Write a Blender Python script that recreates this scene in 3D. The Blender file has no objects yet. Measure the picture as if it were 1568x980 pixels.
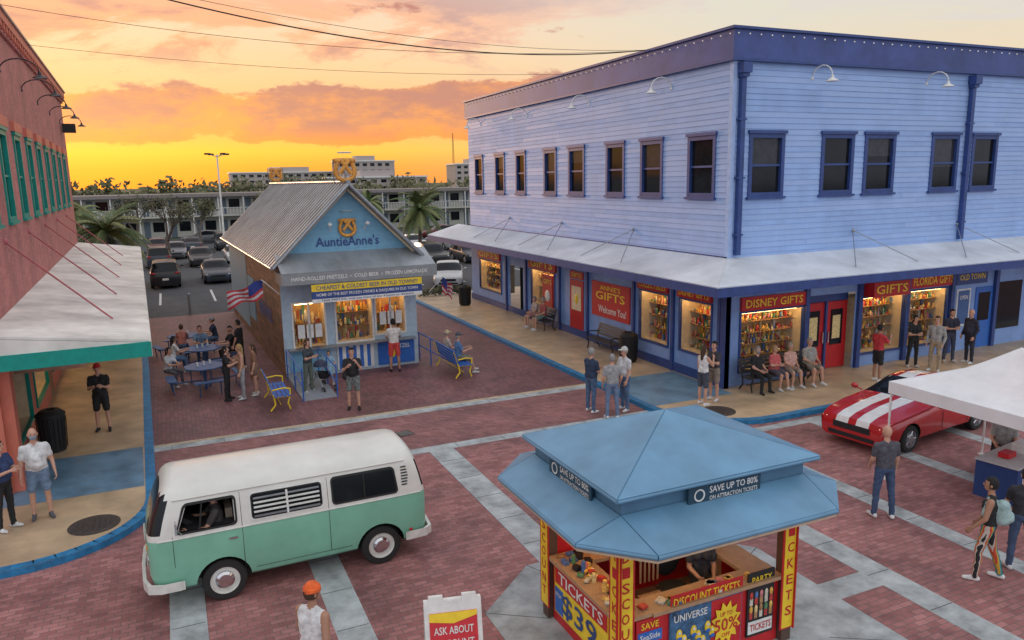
import bpy, math, random, bmesh
import numpy as np
from mathutils import Vector, Matrix
random.seed(7); rnd=random.Random(11)
scn=bpy.context.scene; COL=scn.collection
V=Vector
# ------------------------------------------------------------------ materials
MC={}
def mat(name,col,rough=.6,metal=0.,var=.12,scale=6.,bump=0.,bscale=60.,spec=.5,emis=0.,coat=0.,samp=None,stretch=None):
    if name in MC: return MC[name]
    m=bpy.data.materials.new(name); m.use_nodes=True; nt=m.node_tree; p=nt.nodes['Principled BSDF']
    p.inputs['Roughness'].default_value=rough; p.inputs['Metallic'].default_value=metal
    p.inputs['Specular IOR Level'].default_value=spec
    if coat: p.inputs['Coat Weight'].default_value=coat; p.inputs['Coat Roughness'].default_value=.06
    tc=nt.nodes.new('ShaderNodeTexCoord'); n=nt.nodes.new('ShaderNodeTexNoise'); src=tc.outputs['Object']
    if stretch:
        mp=nt.nodes.new('ShaderNodeMapping'); mp.inputs['Scale'].default_value=stretch; nt.links.new(src,mp.inputs['Vector']); src=mp.outputs['Vector']
    n.inputs['Scale'].default_value=scale; n.inputs['Detail'].default_value=4 if stretch else 3; n.inputs['Roughness'].default_value=.65
    nt.links.new(src,n.inputs['Vector'])
    r=nt.nodes.new('ShaderNodeValToRGB'); c=V(col[:3])
    r.color_ramp.elements[0].position=.3; r.color_ramp.elements[1].position=.7
    r.color_ramp.elements[0].color=(*(c*(1-var)),1); r.color_ramp.elements[1].color=(*(c*(1+var)),1)
    nt.links.new(n.outputs['Fac'],r.inputs['Fac']); nt.links.new(r.outputs['Color'],p.inputs['Base Color'])
    if emis:
        p.inputs['Emission Color'].default_value=(*col[:3],1); p.inputs['Emission Strength'].default_value=emis
    if samp: m.cycles.emission_sampling=samp
    if bump:
        n2=nt.nodes.new('ShaderNodeTexNoise'); n2.inputs['Scale'].default_value=bscale; n2.inputs['Detail'].default_value=2
        nt.links.new(tc.outputs['Object'],n2.inputs['Vector'])
        b=nt.nodes.new('ShaderNodeBump'); b.inputs['Strength'].default_value=bump; b.inputs['Distance'].default_value=.02
        nt.links.new(n2.outputs['Fac'],b.inputs['Height']); nt.links.new(b.outputs['Normal'],p.inputs['Normal'])
    MC[name]=m; return m
def brickmat(name,c1,c2,mortar,bw,bh,ms=.008,rot=(0,0,0),rough=.75,stain=.35,wall=None,blotch=.7):
    m=bpy.data.materials.new(name); m.use_nodes=True; nt=m.node_tree; p=nt.nodes['Principled BSDF']
    p.inputs['Roughness'].default_value=rough
    tc=nt.nodes.new('ShaderNodeTexCoord'); mp=nt.nodes.new('ShaderNodeMapping'); mp.inputs['Rotation'].default_value=rot
    nt.links.new(tc.outputs['Object'],mp.inputs['Vector'])
    src=mp.outputs['Vector']
    if wall:
        sx=nt.nodes.new('ShaderNodeSeparateXYZ'); cx=nt.nodes.new('ShaderNodeCombineXYZ')
        nt.links.new(tc.outputs['Object'],sx.inputs[0])
        nt.links.new(sx.outputs[wall],cx.inputs[0]); nt.links.new(sx.outputs['Z'],cx.inputs[1]); src=cx.outputs[0]
    b=nt.nodes.new('ShaderNodeTexBrick'); nt.links.new(src,b.inputs['Vector'])
    b.inputs['Scale'].default_value=1; b.inputs['Brick Width'].default_value=bw; b.inputs['Row Height'].default_value=bh
    b.inputs['Mortar Size'].default_value=ms; b.inputs['Mortar Smooth'].default_value=.3
    b.inputs['Color1'].default_value=(*c1,1); b.inputs['Color2'].default_value=(*c2,1); b.inputs['Mortar'].default_value=(*mortar,1)
    n=nt.nodes.new('ShaderNodeTexNoise'); n.inputs['Scale'].default_value=blotch; n.inputs['Detail'].default_value=7; n.inputs['Roughness'].default_value=.76
    nt.links.new(tc.outputs['Object'],n.inputs['Vector'])
    r=nt.nodes.new('ShaderNodeValToRGB'); r.color_ramp.elements[0].position=.36; r.color_ramp.elements[1].position=.64
    a=1-stain; r.color_ramp.elements[0].color=(a,a*1.02,a*1.05,1); r.color_ramp.elements[1].color=(1.15,1.15,1.15,1)
    nt.links.new(n.outputs['Fac'],r.inputs['Fac'])
    mx=nt.nodes.new('ShaderNodeMix'); mx.data_type='RGBA'; mx.blend_type='MULTIPLY'; mx.inputs['Factor'].default_value=1
    nt.links.new(b.outputs['Color'],mx.inputs['A']); nt.links.new(r.outputs['Color'],mx.inputs['B'])
    nt.links.new(mx.outputs['Result'],p.inputs['Base Color'])
    rr_=nt.nodes.new('ShaderNodeMapRange'); rr_.inputs['To Min'].default_value=rough-.25; rr_.inputs['To Max'].default_value=rough+.15
    nt.links.new(n.outputs['Fac'],rr_.inputs[0]); nt.links.new(rr_.outputs[0],p.inputs['Roughness'])
    bp=nt.nodes.new('ShaderNodeBump'); bp.invert=True; bp.inputs['Strength'].default_value=.6; bp.inputs['Distance'].default_value=.01
    nt.links.new(b.outputs['Fac'],bp.inputs['Height']); nt.links.new(bp.outputs['Normal'],p.inputs['Normal'])
    return m
def glassmat(name,op=.22,tint=(.03,.04,.05)):
    m=bpy.data.materials.new(name); m.use_nodes=True; nt=m.node_tree; p=nt.nodes['Principled BSDF']
    p.inputs['Base Color'].default_value=(*tint,1); p.inputs['Roughness'].default_value=.04; p.inputs['Specular IOR Level'].default_value=.7
    t=nt.nodes.new('ShaderNodeBsdfTransparent'); mx=nt.nodes.new('ShaderNodeMixShader'); mx.inputs[0].default_value=op
    nt.links.new(t.outputs[0],mx.inputs[1]); nt.links.new(p.outputs[0],mx.inputs[2])
    nt.links.new(mx.outputs[0],nt.nodes['Material Output'].inputs[0]); return m
# ------------------------------------------------------------------ builder
class B:
    def __init__(s): s.v=[];s.f=[];s.mi=[];s.sm=[];s.mats=[];s.M=None
    def idx(s,m):
        if m not in s.mats: s.mats.append(m)
        return s.mats.index(m)
    def add(s,vs,fs,m,smooth=False):
        o=len(s.v)
        if s.M is not None: vs=[s.M@V(p) for p in vs]
        s.v.extend([tuple(p) for p in vs]); i=s.idx(m)
        for f in fs: s.f.append([o+k for k in f]); s.mi.append(i); s.sm.append(smooth)
    def hexa(s,P,m):
        s.add(P,[(0,3,2,1),(4,5,6,7),(0,1,5,4),(1,2,6,5),(2,3,7,6),(3,0,4,7)],m)
    def bx(s,x0,x1,y0,y1,z0,z1,m):
        s.hexa([(x0,y0,z0),(x1,y0,z0),(x1,y1,z0),(x0,y1,z0),(x0,y0,z1),(x1,y0,z1),(x1,y1,z1),(x0,y1,z1)],m)
    def bc(s,c,sz,m,rz=0,rx=0,ry=0):
        R=Matrix.Rotation(rz,3,'Z')@Matrix.Rotation(ry,3,'Y')@Matrix.Rotation(rx,3,'X'); c=V(c); a,b,d=[q/2 for q in sz]
        s.hexa([c+R@V(q) for q in [(-a,-b,-d),(a,-b,-d),(a,b,-d),(-a,b,-d),(-a,-b,d),(a,-b,d),(a,b,d),(-a,b,d)]],m)
    def quad(s,P,m): s.add(P,[tuple(range(len(P)))],m)
    def slab(s,P,t,m):
        P=[V(p) for p in P]; n=(P[1]-P[0]).cross(P[2]-P[0]).normalized()*t; k=len(P)
        s.add(P+[p-n for p in P],[tuple(range(k)),tuple(range(2*k-1,k-1,-1))]+[(i,i+k,(i+1)%k+k,(i+1)%k) for i in range(k)],m)
    def prism(s,poly,z0,z1,m,mtop=None):
        k=len(poly); P=[(p[0],p[1],z0) for p in poly]+[(p[0],p[1],z1) for p in poly]
        s.add(P,[(i,(i+1)%k,(i+1)%k+k,i+k) for i in range(k)],m)
        s.add([(p[0],p[1],z1) for p in poly],[tuple(range(k))],mtop or m)
    def tube(s,p0,p1,r0,r1,m,n=8,caps=True,smooth=True):
        p0=V(p0);p1=V(p1); d=(p1-p0); 
        if d.length<1e-6: return
        d.normalize(); a=d.orthogonal().normalized(); b=d.cross(a)
        P=[]
        for p,r in ((p0,r0),(p1,r1)):
            for i in range(n):
                t=2*math.pi*i/n; P.append(p+a*r*math.cos(t)+b*r*math.sin(t))
        F=[(i,(i+1)%n,(i+1)%n+n,i+n) for i in range(n)]
        s.add(P,F,m,smooth)
        if caps: s.add(P[:n],[tuple(range(n-1,-1,-1))],m); s.add(P[n:],[tuple(range(n))],m)
    def path(s,pts,r,m,n=6):
        for a,b in zip(pts[:-1],pts[1:]): s.tube(a,b,r,r,m,n)
    def ball(s,c,r,m,nu=12,nv=8,keep=None,R=None):
        if not hasattr(r,'__len__'): r=(r,r,r)
        c=V(c); P=[];F=[]
        for j in range(nv+1):
            ph=math.pi*j/nv
            for i in range(nu):
                t=2*math.pi*i/nu; q=V((r[0]*math.sin(ph)*math.cos(t),r[1]*math.sin(ph)*math.sin(t),r[2]*math.cos(ph)))
                P.append(q)
        for j in range(nv):
            for i in range(nu):
                f=(j*nu+i,(j+1)*nu+i,(j+1)*nu+(i+1)%nu,j*nu+(i+1)%nu)
                if keep:
                    cc=sum((P[k] for k in f),V((0,0,0)))/4
                    if not keep(cc): continue
                F.append(f)
        if R is not None: P=[R@p for p in P]
        s.add([c+p for p in P],F,m,True)
    def lathe(s,c,axis,prof,n=24):
        c=V(c);d=V(axis).normalized(); a=d.orthogonal().normalized(); b=d.cross(a)
        for (r0,t0,m0),(r1,t1,m1) in zip(prof[:-1],prof[1:]):
            P=[]
            for r,t in ((r0,t0),(r1,t1)):
                for i in range(n):
                    q=2*math.pi*i/n; P.append(c+d*t+a*r*math.cos(q)+b*r*math.sin(q))
            s.add(P,[(i,(i+1)%n,(i+1)%n+n,i+n) for i in range(n)],m1,True)
    def text(s,body,O,X,Yd,w,h,m,fit=True):
        cu=bpy.data.curves.new('t','FONT'); cu.body=body; cu.resolution_u=2; cu.offset=.012
        ob=bpy.data.objects.new('t',cu); COL.objects.link(ob)
        dg=bpy.context.evaluated_depsgraph_get(); me=bpy.data.meshes.new_from_object(ob.evaluated_get(dg))
        vs=[v.co.copy() for v in me.vertices]; fs=[tuple(p.vertices) for p in me.polygons]
        bpy.data.objects.remove(ob); bpy.data.curves.remove(cu); bpy.data.meshes.remove(me)
        if not vs: return
        x0=min(v.x for v in vs);x1=max(v.x for v in vs);y0=min(v.y for v in vs);y1=max(v.y for v in vs)
        sx=w/(x1-x0); sy=h/(y1-y0)
        O=V(O);X=V(X).normalized();Yd=V(Yd).normalized()
        s.add([O+X*((v.x-(x0+x1)/2)*sx)+Yd*((v.y-(y0+y1)/2)*sy) for v in vs],fs,m)
    def finish(s,name,parent=None,loc=(0,0,0),rz=0):
        me=bpy.data.meshes.new(name); me.from_pydata(s.v,[],s.f)
        for m in s.mats: me.materials.append(m)
        me.polygons.foreach_set('material_index',s.mi); me.polygons.foreach_set('use_smooth',s.sm); me.update()
        ob=bpy.data.objects.new(name,me); COL.objects.link(ob); ob.location=loc; ob.rotation_euler=(0,0,rz)
        if parent: ob.parent=parent
        return ob
def empty(name,loc=(0,0,0),rz=0):
    e=bpy.data.objects.new(name,None); COL.objects.link(e); e.location=loc; e.rotation_euler=(0,0,rz); e.empty_display_size=.2; return e
class Fc:
    def __init__(s,b,O,U,N): s.b=b;s.O=V(O);s.U=V(U);s.N=V(N)
    def P(s,u,z,o=0): return s.O+s.U*u+s.N*o+V((0,0,z))
    def box(s,u0,u1,z0,z1,o0,o1,m):
        s.b.hexa([s.P(u0,z0,o0),s.P(u1,z0,o0),s.P(u1,z0,o1),s.P(u0,z0,o1),s.P(u0,z1,o0),s.P(u1,z1,o0),s.P(u1,z1,o1),s.P(u0,z1,o1)],m)
    def quad(s,u0,u1,z0,z1,o,m): s.b.quad([s.P(u0,z0,o),s.P(u1,z0,o),s.P(u1,z1,o),s.P(u0,z1,o)],m)
    def text(s,t,u,z,w,h,o,m):
        X=V((0,0,1)).cross(s.N); s.b.text(t,s.P(u,z,o),X,(0,0,1),w,h,m)
    def wall(s,u0,u1,z0,z1,ops,m,o=0):
        us=sorted(set([u0,u1]+[x for q in ops for x in q[:2] if u0<x<u1])); zs=sorted(set([z0,z1]+[x for q in ops for x in q[2:4] if z0<x<z1]))
        for a,b2 in zip(us[:-1],us[1:]):
            for c,d in zip(zs[:-1],zs[1:]):
                mu=(a+b2)/2;mz=(c+d)/2
                if any(q[0]<mu<q[1] and q[2]<mz<q[3] for q in ops): continue
                s.quad(a,b2,c,d,o,m)
    def boards(s,u0,u1,z0,z1,ops,m,h=.16,t=.018):
        z=z0; ms=[m] if not isinstance(m,list) else m; rb=random.Random(int(u1*10))
        while z<z1-1e-3:
            zt=min(z+h,z1); iv=[(u0,u1)]
            for q in ops:
                if q[2]<zt-.01 and q[3]>z+.01:
                    nv=[]
                    for a,c in iv:
                        if q[1]<=a or q[0]>=c: nv.append((a,c)); continue
                        if q[0]>a: nv.append((a,q[0]))
                        if q[1]<c: nv.append((q[1],c))
                    iv=nv
            for a,c in iv:
                u=a
                while u<c-1e-3:
                    e=min(c,u+rb.uniform(2.2,4.4)); e=c if c-e<.5 else e; mm=rb.choice(ms); tt=t+rb.uniform(-.003,.003)
                    s.b.quad([s.P(u,z,tt),s.P(e,z,tt),s.P(e,zt,.002),s.P(u,zt,.002)],mm)
                    s.b.quad([s.P(u,z,.0),s.P(e,z,.0),s.P(e,z,tt),s.P(u,z,tt)],mm)
                    u=e
            z=zt
    def window(s,u0,u1,z0,z1,fm,gm,dark,fw=.12,blind=None):
        s.quad(u0,u1,z0,z1,-.16,dark)
        s.quad(u0+fw,u1-fw,z0+fw,z1-fw,-.055,gm)
        if blind: s.quad(u0+fw,u1-fw,z1-fw-(z1-z0)*blind,z1-fw,-.052,mat('window_blind_behind_glass',(.035,.037,.045),.12,var=.3,spec=.3))
        s.box(u0,u0+fw,z0,z1,-.1,.045,fm); s.box(u1-fw,u1,z0,z1,-.1,.045,fm)
        s.box(u0+fw,u1-fw,z0,z0+fw,-.1,.042,fm); s.box(u0+fw,u1-fw,z1-fw,z1,-.1,.042,fm)
        zm=(z0+z1)/2; s.box(u0+fw,u1-fw,zm-.03,zm+.03,-.09,.0,fm)
        s.box(u0-.05,u1+.05,z1,z1+.09,.0,.09,fm); s.box(u0-.05,u1+.05,z0-.07,z0,.0,.1,fm)
# ------------------------------------------------------------------ palette
WHITE=mat('white_paint',(.74,.73,.70),.5); NAVY=mat('navy_paint',(.03,.065,.23),.45,var=.2,scale=3)
NAVY2=mat('navy_band',(.05,.08,.27),.5,var=.25,scale=1.2)
SIDING=mat('pale_blue_siding',(.31,.46,.78),.55,var=.10,scale=1.1,stretch=(1,1,.25))
SID2=mat('pale_blue_siding_b',(.295,.445,.765),.58,var=.10,scale=1.3,stretch=(1,1,.25)); SID3=mat('pale_blue_siding_c',(.33,.475,.79),.52,var=.08,scale=.9,stretch=(1,1,.25))
LOWWALL=mat('blue_lower_wall',(.22,.35,.66),.6,var=.12,scale=2)
DARK=mat('dark_interior',(.012,.012,.014),.8); GLASSD=mat('dark_glass',(.010,.012,.016),.09,var=.3,scale=2,spec=.25)
GLASST=glassmat('shop_glass',.12)
RED=mat('red_paint',(.52,.015,.02),.45); YEL=mat('yellow_paint',(.85,.6,.03),.5); CREAM=mat('cream_paint',(.75,.62,.42),.6)
BLACK=mat('black_matte',(.015,.015,.017),.6); GREYM=mat('grey_metal',(.32,.34,.36),.35,metal=.6,var=.15); CHROME=mat('chrome',(.6,.6,.62),.15,metal=1.)
RUBBER=mat('rubber',(.018,.018,.018),.8); TEAL=mat('teal_paint',(.0,.27,.22),.45); CONC=mat('concrete_band',(.38,.41,.42),.8,var=.36,scale=2.2,bump=.3)
LITW=mat('warm_light_tube',(1.,.66,.28),.5,emis=16.,var=0); BULB=mat('bulb',(1.,.86,.6),.5,emis=5.,var=0,samp='NONE'); BULBOFF=mat('bulb_off',(.7,.7,.65),.3)
AWN=mat('awning_metal',(.62,.65,.70),.5,var=.2,scale=1.3,stretch=(.5,.5,1)); BLUEP=mat('royal_blue',(.03,.14,.5),.45)
GOODS=[mat('goods_%d'%i,c,.45,var=.35,scale=22) for i,c in enumerate([(.75,.42,.07),(.5,.05,.04),(.8,.62,.28),(.08,.17,.4),(.4,.22,.1),(.6,.2,.22),(.10,.25,.12),(.65,.6,.5),(.8,.5,.12)])]
# ------------------------------------------------------------------ world
w=bpy.data.worlds.new('World'); scn.world=w; w.use_nodes=True; nt=w.node_tree; nt.nodes.clear()
N=nt.nodes.new; L=nt.links.new
def mth(op,a,b=None,c=None,clamp=False):
    n=N('ShaderNodeMath'); n.operation=op; n.use_clamp=clamp
    for i,q in enumerate((a,b,c)):
        if q is None: continue
        if isinstance(q,(int,float)): n.inputs[i].default_value=q
        else: L(q,n.inputs[i])
    return n.outputs[0]
def ramp(f,st):
    n=N('ShaderNodeValToRGB'); e=n.color_ramp.elements
    while len(e)<len(st): e.new(.5)
    for q,(p,c) in zip(e,st): q.position=p; q.color=(*c,1)
    L(f,n.inputs[0]); return n.outputs[0]
def mixc(f,a,b,bt='MIX'):
    n=N('ShaderNodeMix'); n.data_type='RGBA'; n.blend_type=bt
    for k,q in (('Factor',f),('A',a),('B',b)):
        if isinstance(q,(int,float)): n.inputs[k].default_value=q
        elif isinstance(q,tuple): n.inputs[k].default_value=(*q,1)
        else: L(q,n.inputs[k])
    return n.outputs['Result']
def smooth(f,a,b):
    n=N('ShaderNodeMapRange'); n.interpolation_type='SMOOTHSTEP'; n.inputs['From Min'].default_value=a; n.inputs['From Max'].default_value=b; L(f,n.inputs[0]); return n.outputs[0]
tc=N('ShaderNodeTexCoord'); sp=N('ShaderNodeSeparateXYZ'); L(tc.outputs['Generated'],sp.inputs[0])
dx,dy,dz=sp.outputs
sa=math.radians(-6)
hl=mth('POWER',mth('ADD',mth('MULTIPLY',dx,dx),mth('MULTIPLY',dy,dy)),.5)
cs=mth('DIVIDE',mth('ADD',mth('MULTIPLY',dx,math.sin(sa)),mth('MULTIPLY',dy,math.cos(sa))),mth('MAXIMUM',hl,.001))
glow=smooth(cs,.66,1.0)
rs=ramp(dz,[(0,(1.,.30,.035)),(.02,(1.,.38,.04)),(.04,(1.,.56,.06)),(.062,(1.,.50,.12)),(.10,(.98,.54,.22)),(.14,(.97,.62,.32)),(.18,(.93,.66,.42)),(.24,(.80,.66,.50)),(.36,(.74,.73,.74)),(1.,(.86,.92,1.04))])
ra=ramp(dz,[(0,(.82,.46,.28)),(.08,(.84,.60,.40)),(.13,(.80,.66,.48)),(.18,(.74,.68,.56)),(.26,(.68,.69,.64)),(.4,(.76,.80,.88)),(1.,(.86,.92,1.04))])
base=mixc(glow,ra,rs)
def noise(vec,sc,det=8,ro=.6,dist=0.):
    n=N('ShaderNodeTexNoise'); n.inputs['Scale'].default_value=sc; n.inputs['Detail'].default_value=det; n.inputs['Roughness'].default_value=ro; n.inputs['Distortion'].default_value=dist; L(vec,n.inputs['Vector']); return n.outputs['Fac']
def comb(a,b,c):
    n=N('ShaderNodeCombineXYZ')
    for i,q in enumerate((a,b,c)):
        if isinstance(q,(int,float)): n.inputs[i].default_value=q
        else: L(q,n.inputs[i])
    return n.outputs[0]
v1=comb(dx,dy,mth('MULTIPLY',dz,2.6)); n1=noise(v1,8.,7,.62)
big=noise(comb(dx,dy,mth('MULTIPLY',dz,1.2)),3.2,2,.5)
top=mth('ADD',.070,mth('MULTIPLY',big,.080))
band=mth('MULTIPLY',smooth(dz,.036,.062),mth('SUBTRACT',1.,smooth(mth('SUBTRACT',dz,top),-.012,.022)))
c1=smooth(mth('ADD',n1,mth('MULTIPLY',band,.34)),.64,.72)
c1=mth('MULTIPLY',c1,smooth(dz,.03,.05)); c1=mth('MULTIPLY',c1,smooth(cs,.70,.86))
shade=smooth(mth('ADD',n1,mth('MULTIPLY',dz,1.2)),.47,.70)
col1=mixc(shade,(.98,.36,.09),(.52,.21,.17)); col1=mixc(smooth(dz,.075,.045),col1,(1.,.30,.07))
den=mth('ADD',mth('MAXIMUM',dz,0.),.10)
v2=comb(mth('DIVIDE',dx,den),mth('DIVIDE',dy,den),0.); n2=noise(v2,1.15,7,.64,.5)
c2=mth('MULTIPLY',smooth(mth('ADD',n2,mth('MULTIPLY',mth('MULTIPLY',glow,smooth(dz,.14,.20)),.11)),.49,.585),smooth(dz,.115,.165))
col2=mixc(smooth(dz,.18,.32),mixc(smooth(n2,.5,.64),(.98,.44,.22),(.56,.24,.20)),(.66,.58,.58)); col2=mixc(mth('SUBTRACT',1.,glow),col2,(.72,.66,.60))
sky=mixc(mth('MULTIPLY',c2,.9),base,col2)
sky=mixc(mth('MULTIPLY',c1,.92),sky,col1)
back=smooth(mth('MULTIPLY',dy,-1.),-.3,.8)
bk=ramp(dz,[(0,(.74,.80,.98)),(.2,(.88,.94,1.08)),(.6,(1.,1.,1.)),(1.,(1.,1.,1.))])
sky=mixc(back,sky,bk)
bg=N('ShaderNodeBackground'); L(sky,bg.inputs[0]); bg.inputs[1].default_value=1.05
ns=N('ShaderNodeTexSky'); ns.sky_type='NISHITA'; ns.sun_disc=False; ns.sun_elevation=math.radians(3); ns.sun_rotation=math.radians(-6)
bg2=N('ShaderNodeBackground'); L(ns.outputs[0],bg2.inputs[0]); bg2.inputs[1].default_value=.012
ad=N('ShaderNodeAddShader'); L(bg.outputs[0],ad.inputs[0]); L(bg2.outputs[0],ad.inputs[1])
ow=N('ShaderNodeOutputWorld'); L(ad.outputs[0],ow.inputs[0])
sl=bpy.data.lights.new('sun','SUN'); sl.energy=.9; sl.angle=math.radians(8); sl.color=(1.,.58,.34)
so=bpy.data.objects.new('sun',sl); COL.objects.link(so)
sd=V((math.sin(math.radians(-14)),math.cos(math.radians(-14)),math.tan(math.radians(6)))); so.rotation_euler=sd.to_track_quat('Z','Y').to_euler(); so.location=(0,60,30)
# ------------------------------------------------------------------ camera
F=1159.; 
Yc=V((250-784,205,-F)).normalized(); Xc=V((3400-784,265,-F)).normalized(); Zc=Xc.cross(Yc).normalized(); Xc=Yc.cross(Zc).normalized()
Rm=Matrix((Xc,Yc,Zc))
cd=bpy.data.cameras.new('camera'); co=bpy.data.objects.new('camera',cd); COL.objects.link(co); cd.sensor_width=36; cd.lens=36*F/1568; cd.clip_end=4000
co.matrix_world=Matrix.Translation((0,0,6.3))@Rm.to_4x4(); scn.camera=co
scn.view_settings.view_transform='Standard'; scn.view_settings.look='None'; scn.view_settings.exposure=0
# ------------------------------------------------------------------ ground
def sheet(name,poly,z,m):
    b=B(); b.quad([(p[0],p[1],z) for p in poly],m); return b.finish(name)
GRASS=mat('grass_ground',(.06,.08,.03),.9,scale=.3,var=.4); ASPH=mat('asphalt',(.06,.063,.07),.85,var=.25,scale=1.5,bump=.3)
sheet('ground',[(-1500,-300),(1500,-300),(1500,2500),(-1500,2500)],-.008,GRASS)
BRA=brickmat('brick_paving',(.46,.20,.19),(.31,.115,.11),(.21,.14,.135),.21,.105,stain=.46)
BRB=brickmat('brick_paving_diagonal',(.38,.165,.16),(.27,.105,.10),(.19,.125,.12),.21,.105,rot=(0,0,math.pi/4),stain=.44)
BRC=brickmat('brick_paving_dark',(.27,.115,.12),(.19,.075,.08),(.13,.085,.088),.21,.105,rot=(0,0,math.pi/2),stain=.45,rough=.62)
sheet('brick_plaza',[(-15,-5),(60,-5),(60,19.5),(-15,19.5)],0,BRA)
sheet('brick_plaza',[(-15,19.5),(60,19.5),(60,40.2),(-15,40.2)],0,BRC)
sheet('brick_crossing',[(-.7,16.7),(11.5,16.7),(11.5,19.4),(-.8,19.4)],.004,BRB)
sheet('parking_lot',[(-60,40.2),(70,40.2),(70,100),(-60,100)],0,ASPH)
b=B(); TAN=mat('tan_band',(.50,.40,.27),.8,var=.25,scale=3); JNT=mat('paving_joint',(.09,.09,.09),.9)
b.bx(-.8,11.5,19.4,19.75,-.01,.008,CONC); b.bx(-.8,11.5,19.75,19.9,-.01,.009,TAN); b.bx(-.7,11.6,16.35,16.7,-.01,.008,CONC)
for x0,x1,y0,y1 in [(-.5,0,-4,16.35),(1.65,2.15,-4,16.35),(5.15,5.75,10.4,16.35),(9.6,10.1,-4,13.9),(11.85,12.25,-4,13.9),(14.6,15,-4,13.9),(17,17.4,-4,13.9)]:
    b.bx(x0,x1,y0,y1,-.01,.007,CONC)
    y=y0+.8
    while y<y1: b.bx(x0+.02,x1-.02,y,y+.012,0,.0095,JNT); y+=1.1
b.bx(8.6,9.6,7.5,7.95,-.01,.007,CONC); b.bx(10.1,40,13.9,14.2,-.01,.007,CONC)
x=-.4
while x<11.4: b.bx(x,x+.012,19.42,19.74,0,.0105,JNT); b.bx(x+.3,x+.312,16.37,16.68,0,.0105,JNT); x+=1.2
ringo=[(4.6,5.1),(7.6,5.1),(8.7,6.3),(8.7,9.3),(7.6,10.5),(4.9,10.5),(3.75,9.5),(3.75,6.1)]
b.prism(ringo,-.01,.012,CONC)
for i in range(8):
    p=V(ringo[i]+(0,)); c=V((6.1,7.9,0)); b.tube(p+V((0,0,.006)),p+(c-p)*.35+V((0,0,.006)),.010,.010,JNT,4)
b.finish('concrete_paving_bands')
b=B(); WL=mat('white_line',(.6,.6,.58),.8,var=.2)
for i in range(9):
    for y0 in (44.5,62,80):
        b.bx(-12+i*2.8,-11.88+i*2.8,y0,y0+5,-.01,.006,WL)
        b.bx(14+i*2.8,14.12+i*2.8,y0,y0+5,-.01,.006,WL)
b.finish('parking_lines')
WALKT=mat('tan_sidewalk',(.50,.37,.24),.40,var=.28,scale=1.1,bump=.12); WALKB=mat('blue_stained_sidewalk',(.13,.25,.37),.42,var=.35,scale=1.3,bump=.12)
CURB=mat('blue_curb',(.02,.19,.40),.5,var=.3,scale=5)
def walk(name,poly,edge,blue):
    b=B(); b.prism(poly,0,.12,CURB,WALKT)
    c=V((sum(p[0] for p in poly)/len(poly),sum(p[1] for p in poly)/len(poly)))
    for p,q in zip(edge[:-1],edge[1:]):
        P=V(p);Q=V(q); d=(Q-P).normalized(); n=V((-d.y,d.x)); 
        if (c-P).dot(n)<0: n=-n
        b.quad([(P.x,P.y,.126),(Q.x,Q.y,.126),(Q.x+n.x*.2,Q.y+n.y*.2,.126),(P.x+n.x*.2,P.y+n.y*.2,.126)],CURB)
    if blue: b.quad([(x,y,.123) for x,y in blue],WALKB)
    return b.finish(name)
def arc(cx,cy,r,a0,a1,n): return [(cx+r*math.cos(math.radians(a0+(a1-a0)*i/n)),cy+r*math.sin(math.radians(a0+(a1-a0)*i/n))) for i in range(n+1)]
eL=[(-14,13.6)]+arc(-2.9,16.15,2.2,-90,0,10)+[(-1.06,29.4),(-1.6,42)]
walk('sidewalk',[(-14,42)]+eL,eL,[(-3.9,16.9),(-.94,16.9),(-1.03,19.6),(-3.9,19.6)])
eR=[(11.55,40),(11.5,19.5)]+arc(13.9,16.75,2.4,180,270,10)+[(45,14.35)]
walk('sidewalk',eR+[(45,40)],eR,[(11.72,16.6),(14.4,16.6),(14.4,19.5),(11.7,19.5)])
b=B(); MH=mat('manhole_iron',(.09,.075,.07),.6,metal=.5,var=.3,scale=20)
for x,y in ((-1.75,15.25),(12.95,15.45)):
    b.lathe((x,y,.125),(0,0,1),[(.44,-.02,MH),(.44,.006,MH),(.38,.006,MH),(.37,.0,MH),(.36,.008,MH),(.0,.009,MH)],28)
    for i in range(-3,4):
        for j in range(-3,4):
            if i*i+j*j<11: b.bx(x+i*.09-.02,x+i*.09+.02,y+j*.09-.02,y+j*.09+.02,.13,.14,MH)
b.finish('manhole_cover')
b=B(); b.bc((5.0,17.9,.008),(.4,.4,.012),MH,rz=.2)
for k in range(5): b.bc((4.87+k*.065,17.9,.018),(.025,.32,.01),GREYM,rz=.2)
b.finish('drain_grate')
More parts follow.
